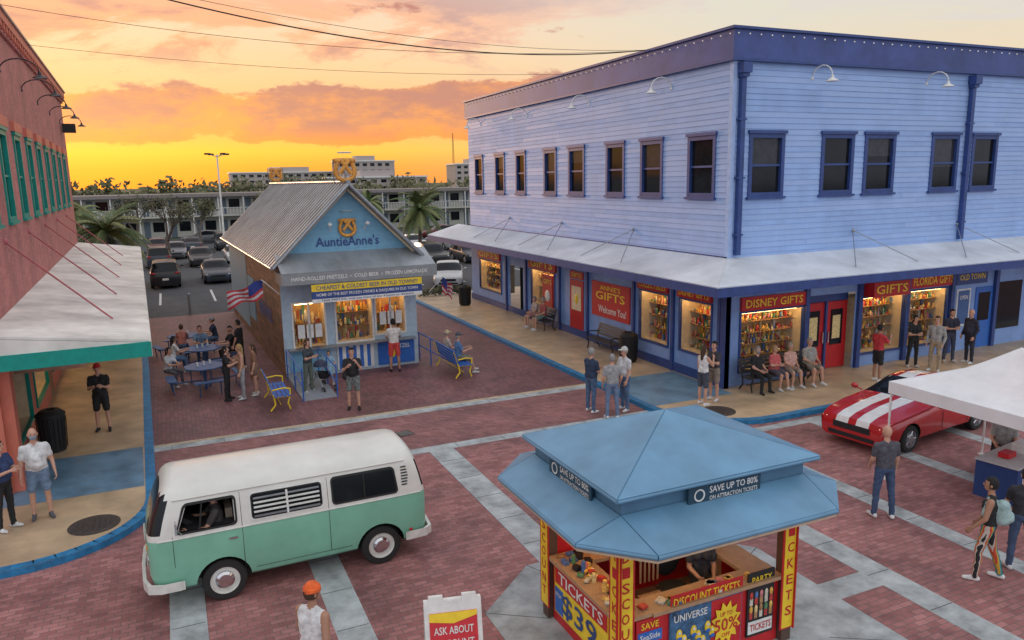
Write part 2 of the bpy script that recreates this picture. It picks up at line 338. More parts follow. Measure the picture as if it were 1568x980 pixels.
# ------------------------------------------------------------------ shared shop bits
def display(Fa,u0,u1,z0,z1,fm,depth=.7,shelves=3,lit=True,seed=0):
    r=random.Random(seed); b=Fa.b
    back=mat('display_back',(.55,.34,.14),.7)
    Fa.quad(u0,u1,z0,z1,-depth,back); Fa.box(u0,u1,z0-.03,z0,-depth,-.05,CREAM)
    Fa.box(u0,u1,z1,z1+.03,-depth,-.05,CREAM); Fa.box(u0-.03,u0,z0,z1,-depth,-.05,CREAM); Fa.box(u1,u1+.03,z0,z1,-depth,-.05,CREAM)
    if lit:
        Fa.box(u0+.1,u1-.1,z1-.05,z1-.02,-.2,-.15,LITW)
    hs=(z1-z0)/shelves
    for k in range(shelves):
        zz=z0+k*hs
        if k: Fa.box(u0+.02,u1-.02,zz-.012,zz,-depth+.01,-.34,GOODS[4])
        u=u0+.03
        while u<u1-.06:
            wd=r.uniform(.04,.11); hh=r.uniform(.06,hs*.66); o=-r.uniform(.36,depth-.2); g=r.choice(GOODS); kind=r.random()
            if kind<.35: b.ball(Fa.P(u+wd/2,zz+hh*.5,o),(wd*.5,wd*.5,hh*.5),g,7,5)
            elif kind<.65:
                b.ball(Fa.P(u+wd*.5,zz+hh*.3,o),(wd*.48,wd*.4,hh*.3),g,7,5); b.ball(Fa.P(u+wd*.5,zz+hh*.72,o),(wd*.3,wd*.3,hh*.2),r.choice(GOODS),7,5)
            elif kind<.8: b.tube(Fa.P(u+wd*.5,zz,o),Fa.P(u+wd*.5,zz+hh,o),wd*.42,wd*.25,g,7)
            else: Fa.box(u,u+wd*.85,zz,zz+hh*.8,o-.08,o,g)
            if r.random()<.6: Fa.box(u,u+wd*.8,zz+hs*.1,zz+min(hs*.85,hh*1.35),-depth+.03,-depth+.08,r.choice(GOODS))
            u+=wd
    Fa.quad(u0,u1,z0,z1,-.02,GLASST)
    f=.06
    Fa.box(u0-f,u0,z0-f,z1+f,-.05,.04,fm); Fa.box(u1,u1+f,z0-f,z1+f,-.05,.04,fm); Fa.box(u0,u1,z0-f,z0,-.05,.045,fm); Fa.box(u0,u1,z1,z1+f,-.05,.045,fm)
def gooseneck(b,P,Nn,m,out=.75):
    P=V(P);Nn=V(Nn); pts=[]
    for i in range(9):
        t=math.pi*(i/8.)
        pts.append(P+Nn*(out*.5*(1-math.cos(t)))+V((0,0,.33*math.sin(t))))
    b.path(pts,.018,m,6); b.ball(P,.05,m,8,6)
    e=pts[-1]; b.lathe(e,(0,0,-1),[(.03,-.02,m),(.05,.06,m),(.17,.13,m),(.18,.15,m),(.15,.13,m),(.02,.08,BULBOFF)],14)
# ------------------------------------------------------------------ blue shop building
CX,CY=14.53,17.18
shop=empty('blue_shop_building')
b=B(); FL=Fc(b,(CX,0,0),(0,1,0),(-1,0,0)); FF=Fc(b,(0,CY,0),(1,0,0),(0,-1,0))
WLs=[(35.44,36.54),(32.79,33.93),(30.51,31.55),(27.62,28.75),(25.34,26.61),(22.58,23.80),(20.36,21.62),(17.80,19.09)]
WFs=[(15.15,16.46),(17.89,19.22),(19.66,21.0),(22.64,23.95),(24.6,25.9),(27.9,29.2),(31,32.3)]
wz0,wz1=5.68,7.45
opL=[(a,c,wz0,wz1) for a,c in WLs]; opF=[(a,c,wz0,wz1) for a,c in WFs]
YE=37.4; XE=44
FL.wall(CY,YE,3.7,10.2,opL,SIDING); FF.wall(CX,XE,3.7,10.2,opF,SIDING)
b.finish('upper_walls',shop)
b=B(); FL.b=b;FF.b=b
FL.boards(CY+.11,YE-.05,3.9,9.45,opL,[SIDING,SID2,SID3]); FF.boards(CX+.11,XE,3.9,9.45,opF,[SIDING,SID2,SID3])
b.finish('clapboards',shop)
b=B(); FL.b=b;FF.b=b
CTRIM=mat('corner_board',(.38,.52,.82),.5)
FL.box(CY,CY+.11,3.9,9.45,0,.03,CTRIM); FF.box(CX-.03,CX+.11,3.9,9.45,0.,.03,CTRIM)
for i,(a,c) in enumerate(WLs): FL.window(a,c,wz0,wz1,NAVY,GLASSD,DARK,blind=[None,.3,None,.5,.25,None,.4,None][i])
for i,(a,c) in enumerate(WFs): FF.window(a,c,wz0,wz1,NAVY,GLASSD,DARK,blind=[.42,None,.3,.5,None,.3,None][i])
b.finish('upper_windows',shop)
b=B(); FL.b=b;FF.b=b
FL.box(CY-.12,YE+.1,9.45,10.2,0,.12,NAVY2); FF.box(CX,XE,9.45,10.2,0,.12,NAVY2)
FL.box(CY-.2,YE+.15,10.2,10.27,-.3,.2,NAVY); FF.box(CX+.3,XE,10.2,10.27,-.3,.2,NAVY)
FL.box(CY-.15,YE+.1,9.38,9.45,0,.15,NAVY); FF.box(CX,XE,9.38,9.45,0,.15,NAVY)
b.bx(CX+.3,XE,CY+.3,YE,9.9,9.95,GREYM); b.bx(CX+.05,XE,YE-.3,YE,3.7,10.2,SIDING); 
LB=mat('string_bulb',(.95,.9,.75),.3,emis=.3,samp='NONE')
for i in range(52): b.ball(FL.P(CY+i*.39,10.08,.16),.02,LB,6,4)
for i in range(60): b.ball(FF.P(CX+i*.39,10.08,.16),.02,LB,6,4)
b.finish('parapet',shop)
b=B(); FL.b=b;FF.b=b
for x in (14.78,24.28):
    FF.box(x-.15,x+.15,9.05,9.33,.02,.3,NAVY); FF.box(x-.075,x+.075,4.05,9.05,.03,.17,NAVY)
    FF.box(x-.11,x+.11,8.95,9.05,.02,.24,NAVY)
    for z in (4.6,6.2,7.8): FF.box(x-.13,x+.13,z,z+.05,.02,.18,NAVY)
b.finish('downspouts',shop)
b=B()
for x in (17.4,22.2,27.1,32): gooseneck(b,(x,CY,9.0),(0,-1,0),WHITE)
for y in (20.0,25.0,30.3,35.6): gooseneck(b,(CX,y,8.95),(-1,0,0),WHITE)
for y in (22.0,27.2,32.3):
    for d in (-1.3,1.3): b.tube((CX,y,4.55),(CX-1.35,y+d,3.62),.014,.014,GREYM,5)
    b.ball((CX-.02,y,4.55),.06,GREYM,8,6)
for x in (19.4,24.2,29):
    for d in (-1.3,1.3): b.tube((x,CY,4.55),(x+d,CY-1.35,3.62),.014,.014,GREYM,5)
    b.ball((x,CY-.02,4.55),.06,GREYM,8,6)
b.finish('wall_lamps_and_tie_rods',shop)
b=B(); ax,ay=12.75,15.4; zt,ze=3.92,3.42; ye=39.2
b.slab([(ax,ye,ze),(ax,ay,ze),(CX,CY,zt),(CX,ye,zt)],-.05,AWN); b.slab([(ax,ay,ze),(XE,ay,ze),(XE,CY,zt),(CX,CY,zt)],-.05,AWN)
b.bx(ax-.05,ax,ay-.05,ye,3.2,3.44,NAVY); b.bx(ax,XE,ay-.05,ay,3.2,3.44,NAVY); b.bx(ax,CX,ye,ye+.05,3.2,3.44,NAVY)
SOF=mat('soffit',(.30,.38,.55),.6)
b.bx(ax+.0,CX,ay+.0,ye,3.24,3.27,SOF); b.bx(CX,XE,ay,CY,3.24,3.27,SOF)
y=ay+1.2
while y<ye:
    b.tube((ax,y,ze+.012),(CX,y,zt+.012),.012,.012,AWN,4); y+=1.2
x=CX
while x<XE:
    b.tube((x,ay,ze+.012),(x,CY,zt+.012),.012,.012,AWN,4); x+=1.2
b.tube((ax,ay,ze+.01),(CX,CY,zt+.01),.03,.03,WHITE,6)
b.bx(CX-.03,CX+.0,CY,ye-1.8,3.9,4.0,NAVY)
for x in (17.2,18.8,23,27): b.ball((x,CY-.8,3.2),(.12,.12,.07),BULB,10,6)
for y in (19,23.5,28,33): b.ball((CX-.8,y,3.2),(.12,.12,.07),BULB,10,6)
b.finish('awning',shop)
b=B(); FL.b=b;FF.b=b
dL=[(33.5,36.2,.85,2.3),(27.9,30.1,.85,2.4),(19.95,21.55,.85,2.5),(17.8,19.3,.9,2.5),(31.0,32.4,.12,2.35)]
dF=[(15.1,17.5,.55,2.3),(20.0,21.9,.55,2.35),(22.15,24.0,.55,2.4),(17.75,19.7,.12,2.6)]
FL.wall(CY,YE,.0,3.9,dL,LOWWALL); FF.wall(CX,XE,.0,3.9,dF,LOWWALL)
b.finish('ground_floor_walls',shop)
b=B(); FL.b=b;FF.b=b
for i,q in enumerate(dL[:4]): display(FL,*q,NAVY,seed=i+3,shelves=4)
for i,q in enumerate(dF[:3]): display(FF,*q,NAVY,seed=i+20,shelves=5)
FL.quad(31,32.4,.12,2.35,-.5,DARK); FL.box(31.2,31.9,.12,2.2,-.48,-.42,NAVY); FL.quad(31.3,31.8,1.0,2.0,-.415,GLASSD)
FF.quad(17.75,19.7,.12,2.6,-.35,RED)
for a in (17.8,18.78):
    FF.box(a,a+.9,.14,2.3,-.33,-.27,RED); FF.box(a+.2,a+.7,.9,2.05,-.27,-.25,GLASSD); FF.box(a+.27,a+.6,1.1,1.85,-.25,-.245,GOODS[2]); FF.box(a+.05 if a>18 else a+.8,a+.1 if a>18 else a+.85,1.0,1.35,-.27,-.2,CHROME)
FF.box(17.75,19.7,2.32,2.6,-.33,-.28,NAVY); FF.box(18.69,18.77,.14,2.32,-.33,-.2,NAVY)
FL.box(25.45,26.5,.12,2.35,.0,.04,RED); FL.box(25.6,26.35,1.15,2.1,.04,.05,CREAM); b.ball(FL.P(25.95,1.6,.05),(.03,.14,.2),YEL,10,6)
FL.box(25.45,26.5,2.4,2.7,.0,.05,RED); FL.text('GIFTS',25.97,2.55,.8,.16,.054,YEL)
def sign(Fa,u0,u1,z0,z1,t,bg,fg,o=.09,hh=.6):
    Fa.box(u0,u1,z0,z1,.0,o,bg); Fa.text(t,(u0+u1)/2,(z0+z1)/2,(u1-u0)*.88,(z1-z0)*hh,o+.005,fg)
sign(FF,15.05,17.55,2.38,2.78,'DISNEY GIFTS',RED,YEL)
sign(FF,20.0,21.6,2.43,2.9,'GIFTS',RED,YEL,.45)
sign(FF,22.1,24.3,2.5,2.95,'FLORIDA GIFTS',RED,YEL)
sign(FL,17.75,19.4,2.58,2.95,'DISNEY GIFTS',RED,YEL); sign(FL,19.9,21.65,2.58,2.95,'COLLECTIBLES',RED,YEL)
sign(FL,33.5,36.3,2.4,2.85,'GIFTS',RED,YEL); 
FL.box(22.15,24.75,1.2,2.5,0,.05,RED); FL.text("ANNIE'S",23.45,2.3,1.4,.18,.055,YEL); FL.text('GIFTS',23.45,2.0,2.0,.3,.055,YEL); FL.text('Welcome You!',23.3,1.5,1.9,.28,.055,WHITE)
FL.box(27.7,30.3,2.45,3.0,0,.08,RED); FL.text('GIFTS',29,2.72,2.1,.36,.085,YEL)
FL.box(28.0,28.9,.9,2.3,-.02,.06,RED); FL.text('GIFTS',28.45,2.0,.7,.2,.065,YEL); b.ball(FL.P(28.45,1.4,.06),(.02,.25,.25),WHITE,10,6)
FF.box(24.5,25.2,1.0,2.3,0,.04,WHITE); FF.box(24.56,25.14,1.06,2.24,.04,.045,mat('poster_blue',(.05,.12,.3),.5)); FF.text('OPEN',24.85,2.0,.4,.14,.05,WHITE)
FF.box(24.4,26.0,2.45,2.95,0,.06,NAVY); FF.text('OLD TOWN',25.2,2.7,1.3,.2,.065,YEL)
FF.box(25.5,26.4,.14,2.3,0,.03,BLUEP); FF.box(25.65,26.25,1.1,2.1,.03,.04,GLASSD)
for u in (26.7,28.5,30): FF.box(u,u+1.3,.7,2.4,.0,.03,GLASSD)
for u in (CX,17.6,19.85,22.0,24.2,26.5): FF.box(u-.08,u+.08,.12,3.2,0,.12,NAVY)
for u in (CY+.2,19.65,21.9,25.1,27.4,30.6,32.8): FL.box(u-.06,u+.06,.12,3.2,0,.09,NAVY)
FL.box(CY,YE,.12,.4,0,.05,NAVY); 
b.finish('shopfronts_and_signs',shop)
b=B(); b.bx(CX-.1,CX+.1,CY-.12,CY+.1,.12,3.3,NAVY); b.finish('corner_post',shop)
# ------------------------------------------------------------------ pretzel stand (rotated slightly)
ps=empty('pretzel_stand',(3.1,25.0,0),math.radians(1.6))
W_,D_=4.55,15.0; EZ=3.85; RZ=6.3; xm=W_/2
ROOF=mat('standing_seam_roof',(.33,.35,.37),.4,metal=.3,var=.25,scale=1.5,stretch=(1,.5,.4))
PBL=mat('pale_blue_board',(.20,.43,.60),.6,var=.08); 
WOOD=brickmat('weathered_planks',(.34,.19,.12),(.17,.10,.065),(.05,.03,.02),1.1,.14,ms=.008,stain=.5,wall='Y',blotch=1.6)
b=B()
pl=Fc(b,(0,0,0),(0,1,0),(-1,0,0)); pf=Fc(b,(0,0,0),(1,0,0),(0,-1,0))
pl.wall(0,D_,0,EZ,[],WOOD); pl.wall(8.5,D_,.3,EZ-.05,[],PBL,.012)
b.quad([(W_,0,0),(W_,D_,0),(W_,D_,EZ),(W_,0,EZ)],PBL); b.quad([(0,D_,0),(W_,D_,0),(W_,D_,EZ),(xm,D_,RZ-.1),(0,D_,EZ)],PBL)
PCH=mat('pale_front_panel',(.42,.53,.62),.6)
ops=[(.35,1.35,1.0,2.45),(1.75,2.95,1.05,2.45),(3.1,4.1,1.2,2.5)]
pf.wall(0,W_,0,EZ,ops,PCH)
b.quad([(0,0,EZ),(W_,0,EZ),(xm,0,RZ-.1)],PBL)
for z in np.arange(EZ+.15,RZ-.3,.17):
    hw=xm*(1-(z-EZ)/(RZ-EZ)); pf.box(xm-hw,xm+hw,z,z+.012,0,.012,PBL)
b.finish('walls',ps)
b=B(); ox=.3
for sgn in (-1,1):
    ex=xm+sgn*(xm+ox); ez=EZ-.12; y0,y1=-.55,D_+.4
    P=[(ex,y0,ez),(ex,y1,ez),(xm,y1,RZ),(xm,y0,RZ)]
    if sgn>0: P=P[::-1]
    b.slab(P,-.07,ROOF)
    y=y0+.05
    while y<y1:
        b.tube((ex,y,ez+.02),(xm,y,RZ+.02),.018,.018,ROOF,4); y+=.42
    b.tube((xm+(ex-xm)*.98,y0-.01,ez-.04),(xm,y0-.01,RZ-.05),.07,.07,GREYM,4); b.tube((ex,y0,ez-.02),(ex,y1,ez-.02),.05,.05,GREYM,6)
    b.tube((xm+(ex-xm)*.9,y0+.3,ez+.1),(xm,y0+.3,RZ-.18),.06,.06,CREAM,4)
b.tube((xm,-.55,RZ+.03),(xm,D_+.4,RZ+.03),.06,.06,GREYM,6)
b.finish('roof',ps)
b=B(); pf.b=b; pl.b=b
b.slab([(-.1,-1.15,3.55),(W_+.35,-1.15,3.55),(W_+.35,0,4.05),(-.1,0,4.05)],-.04,ROOF)
for i in range(19): x=-.1+i*(W_+.45)/18; b.tube((x,-1.15,3.57),(x,0,4.07),.016,.016,GREYM,4)
FAS=mat('fascia_grey',(.26,.27,.28),.5); b.bx(-.12,W_+.37,-1.2,-1.15,3.22,3.57,FAS); b.bx(-.12,-.07,-1.15,0,3.22,3.57,FAS); b.bx(W_+.32,W_+.37,-1.15,0,3.22,3.57,FAS)
pf.text('HAND-ROLLED PRETZELS  \u2022  COLD BEER  \u2022  FROZEN LEMONADE',W_/2+.1,3.4,4.4,.12,1.205,WHITE)
b.bx(-.05,W_+.3,-1.1,-.02,3.2,3.22,WHITE)
b.bx(.75,4.35,-1.26,-1.24,2.62,3.2,NAVY); b.bx(.75,4.35,-1.27,-1.262,2.98,3.2,YEL); b.bx(.75,4.35,-1.27,-1.262,2.62,2.74,WHITE)
pf.text('CHEAPEST & COLDEST BEER IN OLD TOWN!!!',2.55,3.09,3.3,.13,1.275,NAVY); pf.text('HOME OF THE BEST FROZEN DRINKS & DAIQUIRIS IN OLD TOWN',2.55,2.86,3.3,.11,1.265,WHITE); pf.text('FREE PRETZEL with purchase of any 4 beers or daiquiris',2.55,2.68,3.0,.08,1.275,NAVY)
pf.text("AuntieAnne's",xm,4.42,2.1,.32,.03,NAVY); 
PZ=mat('pretzel_gold',(.72,.33,.06),.5,var=.25,scale=10)
def pretzel(b,c,s,m,r=.05):
    pts=[]
    for i in range(49):
        t=i/48*2*math.pi
        x=(.9*math.sin(t)+.27*math.sin(3*t)); z=(.75*math.cos(t)-.35*math.cos(2*t)+.1*math.cos(3*t))
        pts.append(V((c[0]+x*s*.6,c[1]-.02*math.sin(3*t),c[2]+z*s*.6)))
    b.path(pts,r,m,8)
    b.path([V((c[0]-.3*s,c[1]-.05,c[2]-.38*s)),V((c[0],c[1]-.06,c[2]+.02)),V((c[0]+.22*s,c[1]-.05,c[2]+.3*s))],r*.9,m,8)
    b.path([V((c[0]+.3*s,c[1]-.05,c[2]-.38*s)),V((c[0],c[1]-.06,c[2]+.02)),V((c[0]-.22*s,c[1]-.05,c[2]+.3*s))],r*.9,m,8)
pretzel(b,(xm,-.08,4.95),.5,PZ,.055)
b.lathe((xm,-.05,5.38),(0,0,1),[(.17,0,WHITE),(.20,.015,WHITE),(.17,.03,WHITE)],20)
for sx in (-.62,.62): b.tube((xm+sx,-.3,5.05),(xm+sx*.9,-.02,4.75),.02,.02,WHITE,5); b.ball((xm+sx,-.3,4.98),(.08,.08,.06),WHITE,8,6)
for yy,s in ((-.2,.62),(13.5,.5)):
    pretzel(b,(xm,yy,RZ+.52),s,PZ,.075); b.tube((xm,yy,RZ),(xm,yy,RZ+.3),.04,.04,GREYM,6)
    b.lathe((xm,yy,RZ+.98*s/.62*.95),(0,0,1),[(.2,0,WHITE),(.24,.02,WHITE),(.2,.04,WHITE)],20)
    b.tube((xm-.35,yy+.1,RZ),(xm-.35,yy+.1,RZ+.75),.02,.02,GREYM,5); b.tube((xm+.35,yy+.1,RZ),(xm+.35,yy+.1,RZ+.75),.02,.02,GREYM,5)
for i,q in enumerate(ops): display(pf,*q,WHITE,seed=40+i,shelves=3 if i==1 else 2)
for q in (ops[0],ops[2]):
    pf.box((q[0]+q[1])/2-.03,(q[0]+q[1])/2+.03,q[2],q[3],-.02,.03,WHITE); 
    for k in range(3): pf.box(q[0]+.12+k*.28,q[0]+.34+k*.28,q[2]+.3,q[2]+.75,.02,.03,mat('paper_white',(.75,.75,.72),.7))
pf.box(.1,4.4,.95,1.0,.0,.35,GREYM)
pf.box(.15,1.5,.1,.9,.01,.04,PBL); pf.box(1.7,2.95,.1,.9,.01,.05,WHITE)
for k in range(5): pf.box(1.75+k*.24,1.87+k*.24,.12,.88,.05,.055,BLUEP)
pf.box(3.1,4.4,.1,.9,.01,.05,BLUEP); b.ball((3.6,-.06,.5),(.14,.02,.18),YEL,12,8); pf.text('PRETZEL',3.9,.7,.7,.14,.056,WHITE)
pl.text("Auntie Anne's",3.6,1.9,3.2,.8,.03,BLUEP); pl.box(6.4,8.2,.9,2.6,0,.03,PBL)
b.finish('shopfront',ps)
b=B(); RAMP=mat('ramp_grey',(.25,.27,.3),.7)
b.hexa([(.0,-2.9,0),(1.0,-2.9,0),(1.0,-.02,0),(.0,-.02,0),(.0,-2.9,.01),(1.0,-2.9,.01),(1.0,-.02,.2),(.0,-.02,.2)],RAMP)
for x in (.0,1.0):
    for z in (.5,.95): b.tube((x,-2.9,z-.05),(x,-.3,z+.1),.022,.022,BLUEP,6)
    for y in (-2.9,-1.6,-.3): b.tube((x,y,0),(x,y,1.0),.022,.022,BLUEP,6)
for z in (.5,.95): b.tube((4.8,-.6,z),(4.8,1.8,z),.022,.022,BLUEP,6); b.tube((4.8,-.6,z),(5.3,-1.6,z-.3),.02,.02,BLUEP,6)
for y in (-.6,.6,1.8): b.tube((4.8,y,0),(4.8,y,.95),.022,.022,BLUEP,6)
b.finish('ramp_railing',ps)
def flag(name,x,y,z,dx,loc_dir):
    b=B(); b.tube((0,0,0),(dx,-.5,.55),.018,.018,WHITE,6)
    base=V((dx*.95,-.47,.52)); FR=mat('flag_red',(.4,.03,.04),.8); FW=mat('flag_white',(.45,.45,.45),.8); FB=mat('flag_blue',(.02,.035,.18),.8)
    for i in range(12):
        for j in range(7):
            def q(a,c): 
                t=a/12; return base+V((t*1.05*loc_dir,.08*math.sin(t*11+c*.3),-c*.07-.30*t+.05*math.sin(t*8+c*.4)))
            m=FB if i<5 and j<4 else (FR if j%2==0 else FW)
            b.add([q(i,j),q(i+1,j),q(i+1,j+1),q(i,j+1)],[(0,1,2,3)],m,True)
    return b.finish(name,loc=(x,y,z))
flag('flag',3.0,24.4,2.9,-.55,-1.0); flag('flag',7.9,24.4,2.6,.35,.3)
# ------------------------------------------------------------------ left brick building
lb=empty('red_brick_building',(-3.4,18,0),math.radians(1.8))
PBR=brickmat('pink_brick_wall',(.58,.20,.18),(.47,.145,.135),(.44,.20,.18),.22,.075,ms=.009,stain=.32,wall='Y')
SAL=mat('salmon_wall',(.62,.18,.12),.6,var=.12,scale=2)
b=B(); f=Fc(b,(0,0,0),(0,1,0),(1,0,0)); WH=10.9
Ws=[(u,u+1.25) for u in (1.4,4.1,6.8,9.5,12.2,14.9,17.6,20.3,23)]
opw=[(a,c,5.5,7.75) for a,c in Ws]
f.wall(-.4,26.5,3.4,WH,opw,PBR); sh=[(.6,3.6,.7,2.5),(4.6,7.4,.7,2.5),(9,12,.7,2.5),(14,18,.7,2.5),(7.8,8.7,.12,2.3)]
f.wall(-.4,26.5,0,3.4,sh,SAL)
ff=Fc(b,(0,-.4,0),(1,0,0),(0,-1,0)); ff.wall(-14,0,0,3.6,[],SAL); ff.wall(-14,0,3.6,WH,[],brickmat('pink_brick_front',(.58,.20,.18),(.47,.145,.135),(.44,.20,.18),.22,.075,ms=.009,stain=.32,wall='X'))
b.quad([(0,26.5,0),(-14,26.5,0),(-14,26.5,WH),(0,26.5,WH)],SAL); b.quad([(0,-.4,WH-.3),(0,26.5,WH-.3),(-14,26.5,WH-.3),(-14,-.4,WH-.3)],GREYM)
b.finish('walls',lb)
b=B(); f.b=b
for a,c in Ws:
    f.window(a,c,5.5,7.75,TEAL,GLASSD,DARK); f.box(a-.12,c+.12,7.84,8.1,0,.1,SAL)
f.box(-.4,26.5,WH-.25,WH,0,.18,SAL); f.box(-.4,26.5,WH-.5,WH-.25,0,.08,PBR); f.box(-.4,26.6,WH,WH+.06,-.3,.24,GREYM)
for k in range(50): f.box(-.3+k*.54,-.1+k*.54,WH-.42,WH-.25,.08,.16,SAL)
for i,q in enumerate(sh[:4]): display(f,*q,TEAL,seed=60+i,lit=(i>0))
f.quad(7.8,8.7,.12,2.3,-.3,DARK); f.box(-.25,.15,.12,3.1,0,.2,SAL)
f.box(24.4,24.9,8.9,9.3,.05,.6,BLACK)
b.finish('windows_and_trim',lb)
b=B()
GD=mat('dark_lamp_metal',(.05,.05,.055),.4,metal=.5)
for u in (6,10.4,14.8,19.2,24): gooseneck(b,(0,u,9.3),(1,0,0),GD,.9)
PR=mat('pink_rod',(.45,.12,.14),.5)
for u in (3,7.5,12,16.5,21): b.tube((0,u,5.1),(2.1,u-1.6,3.32),.022,.022,PR,6); b.ball((0,u,5.1),.08,PR,8,6)
b.finish('lamps_and_rods',lb)
b=B(); AWT=mat('membrane_awning',(.72,.69,.64),.65,var=.28,scale=.8,bump=.2)
x1=2.8; y0=-1.1; y1=26.3; za,zb_=3.52,3.15
b.slab([(0,y0,za),(x1,y0,zb_),(x1,y1,zb_),(0,y1,za)],-.05,AWT)
b.bx(x1,x1+.05,y0-.05,y1,2.86,3.18,AWT); 
b.hexa([(-3,y0-.06,2.86),(x1+.04,y0-.06,2.86),(x1+.04,y0,2.86),(-3,y0,2.86),(-3,y0-.06,3.17),(x1+.04,y0-.06,3.17),(x1+.04,y0,3.17),(-3,y0,3.17)],TEAL)
b.slab([(-6,y0,za),(0,y0,za),(0,-.4,za),(-6,-.4,za)],-.05,AWT)
b.quad([(x1,y0-.03,zb_),(0,y0-.03,za),(0,y0-.03,zb_)],AWT)
for k in range(1,9): b.tube((0,y0+k*3,za+.015),(x1,y0+k*3,zb_+.015),.01,.01,GREYM,4)
b.bx(-3,x1,y0,y1,2.90,2.93,mat('tan_soffit',(.45,.36,.27),.6)) 
for y in (2,7,12): b.ball((1.4,y,2.88),(.1,.1,.06),BULB,10,6)
b.finish('awning',lb)
b=B(); SG=mat('sign_tan',(.55,.30,.22),.6)
b.bx(-.75,.75,-.03,.03,-.3,.3,SG); b.text('Turn Around',(0,-.036,.08),(1,0,0),(0,0,1),1.2,.17,BLACK); b.text('Antiques & Souvenirs',(0,-.036,-.17),(1,0,0),(0,0,1),1.2,.1,BLACK)
for x in (-.6,.6): b.tube((x,0,.3),(x,0,.5),.01,.01,BLACK,4)
b.finish('hanging_sign',loc=(-2.85,20.6,2.32))
# ------------------------------------------------------------------ ticket kiosk
kb=empty('ticket_kiosk')
KBL=mat('kiosk_blue_roof',(.13,.28,.43),.42,var=.18,scale=1.1,bump=.05); KB2=mat('kiosk_blue_band',(.085,.19,.30),.5)
b=B(); z0=2.2; zi=2.43
oc=[(4.55,6.35),(7.2,6.35),(7.85,7.0),(7.85,9.2),(7.2,9.85),(4.55,9.85),(3.9,9.2),(3.9,7.0)]
inn=[(4.46,6.96),(7.24,6.96),(7.24,9.20),(4.46,9.20)]
O=[(x,y,z0) for x,y in oc]; I=[(x,y,zi) for x,y in inn]
for P in ([O[0],O[1],I[1],I[0]],[O[1],O[2],I[1]],[O[2],O[3],I[2],I[1]],[O[3],O[4],I[2]],[O[4],O[5],I[3],I[2]],[O[5],O[6],I[3]],[O[6],O[7],I[0],I[3]],[O[7],O[0],I[0]]): b.slab(P,-.04,KBL)
for i in range(8):
    p=V(O[i]);q=V(O[(i+1)%8]); b.tube(p,q,.035,.035,KBL,6)
for i,j in ((0,0),(1,1),(2,1),(3,2),(4,2),(5,3),(6,3),(7,0)): b.tube(V(O[i])+V((0,0,.015)),V(I[j])+V((0,0,.015)),.015,.015,KBL,4)
b.prism(oc,2.13,2.16,mat('kiosk_soffit',(.55,.42,.3),.7))
b.bx(4.46,7.24,6.96,9.20,2.36,2.72,KB2)
uo=[(4.33,6.83),(7.37,6.83),(7.37,9.33),(4.33,9.33)]; ap=V((5.87,8.08,3.19)); zu=2.70
for i in range(4):
    p=V((*uo[i],zu));q=V((*uo[(i+1)%4],zu)); b.slab([p,q,ap],-.04,KBL); b.tube(p,q,.025,.025,KBL,6); b.tube(p+V((0,0,.012)),ap+V((0,0,.012)),.02,.02,KBL,5)
b.tube(ap-V((0,0,.05)),ap+V((0,0,.03)),.07,.03,KBL,8)
b.finish('roof',kb)
b=B(); kf=Fc(b,(0,6.96,0),(1,0,0),(0,-1,0)); kl=Fc(b,(4.46,0,0),(0,1,0),(-1,0,0))
SGB=mat('sign_slate',(.02,.06,.10),.4)
for fa,u0,u1 in ((kf,5.35,6.45),(kl,7.5,8.6)):
    fa.box(u0,u1,2.42,2.66,.06,.085,SGB); s=1 if fa is kf else -1; um=(u0+u1)/2
    fa.text('SAVE UP TO 80%',um+s*.13,2.58,.74,.085,.089,WHITE); fa.text('ON ATTRACTION TICKETS',um+s*.13,2.475,.74,.055,.089,WHITE)
    c=fa.P(um-s*.39,2.535,.089); b.lathe(c,fa.N,[(.06,0,WHITE),(.08,.002,WHITE),(.08,-.002,WHITE)],16)
b.finish('roof_signs',kb)
bx0,bx1,by0,by1=4.6,7.2,7.15,9.05
b=B(); kf=Fc(b,(0,by0,0),(1,0,0),(0,-1,0)); kl=Fc(b,(bx0,0,0),(0,1,0),(-1,0,0))
WC=mat('warm_counter',(.42,.26,.15),.5)
b.bx(bx0+.05,bx1-.05,by0+.05,by1-.05,.012,.06,mat('kiosk_floor',(.2,.12,.09),.7))
b.bx(bx0+.03,bx1-.03,by1-.06,by1,.02,2.14,RED); b.bx(bx1-.06,bx1,by0+1.2,by1-.06,.02,2.14,mat('kiosk_inner_wall',(.6,.4,.28),.6))
b.bx(bx0,bx0+.06,by0+.1,by1-.1,.02,.95,RED); b.bx(bx0+.1,bx1-.1,by0,by0+.06,.02,.95,RED); b.bx(bx1-.06,bx1,by0+.1,by0+1.2,.02,.95,RED)
b.bx(bx0-.08,bx0+.42,by0-.05,by1-.1,.95,1.0,WC); b.bx(bx0+.42,bx1-.05,by0-.08,by0+.3,.95,1.0,WC); b.bx(bx1-.5,bx1-.06,by0+.3,by1-.1,.95,1.0,WC)
b.bx(bx0+.42,bx1-.5,by1-.5,by1-.1,.95,1.0,WC)
PBR2=mat('post_brown',(.10,.055,.04),.6)
for x,y in ((bx0,by0),(bx1,by0),(bx0,by1),(bx1,by1)):
    b.bc((x,y,1.08),(.16,.16,2.13),PBR2)
def vtext(fa,u,t,m):
    n=len(t)
    for i,ch in enumerate(t): fa.text(ch,u,1.86-i*(1.62/n),.11,.14,.0,m)
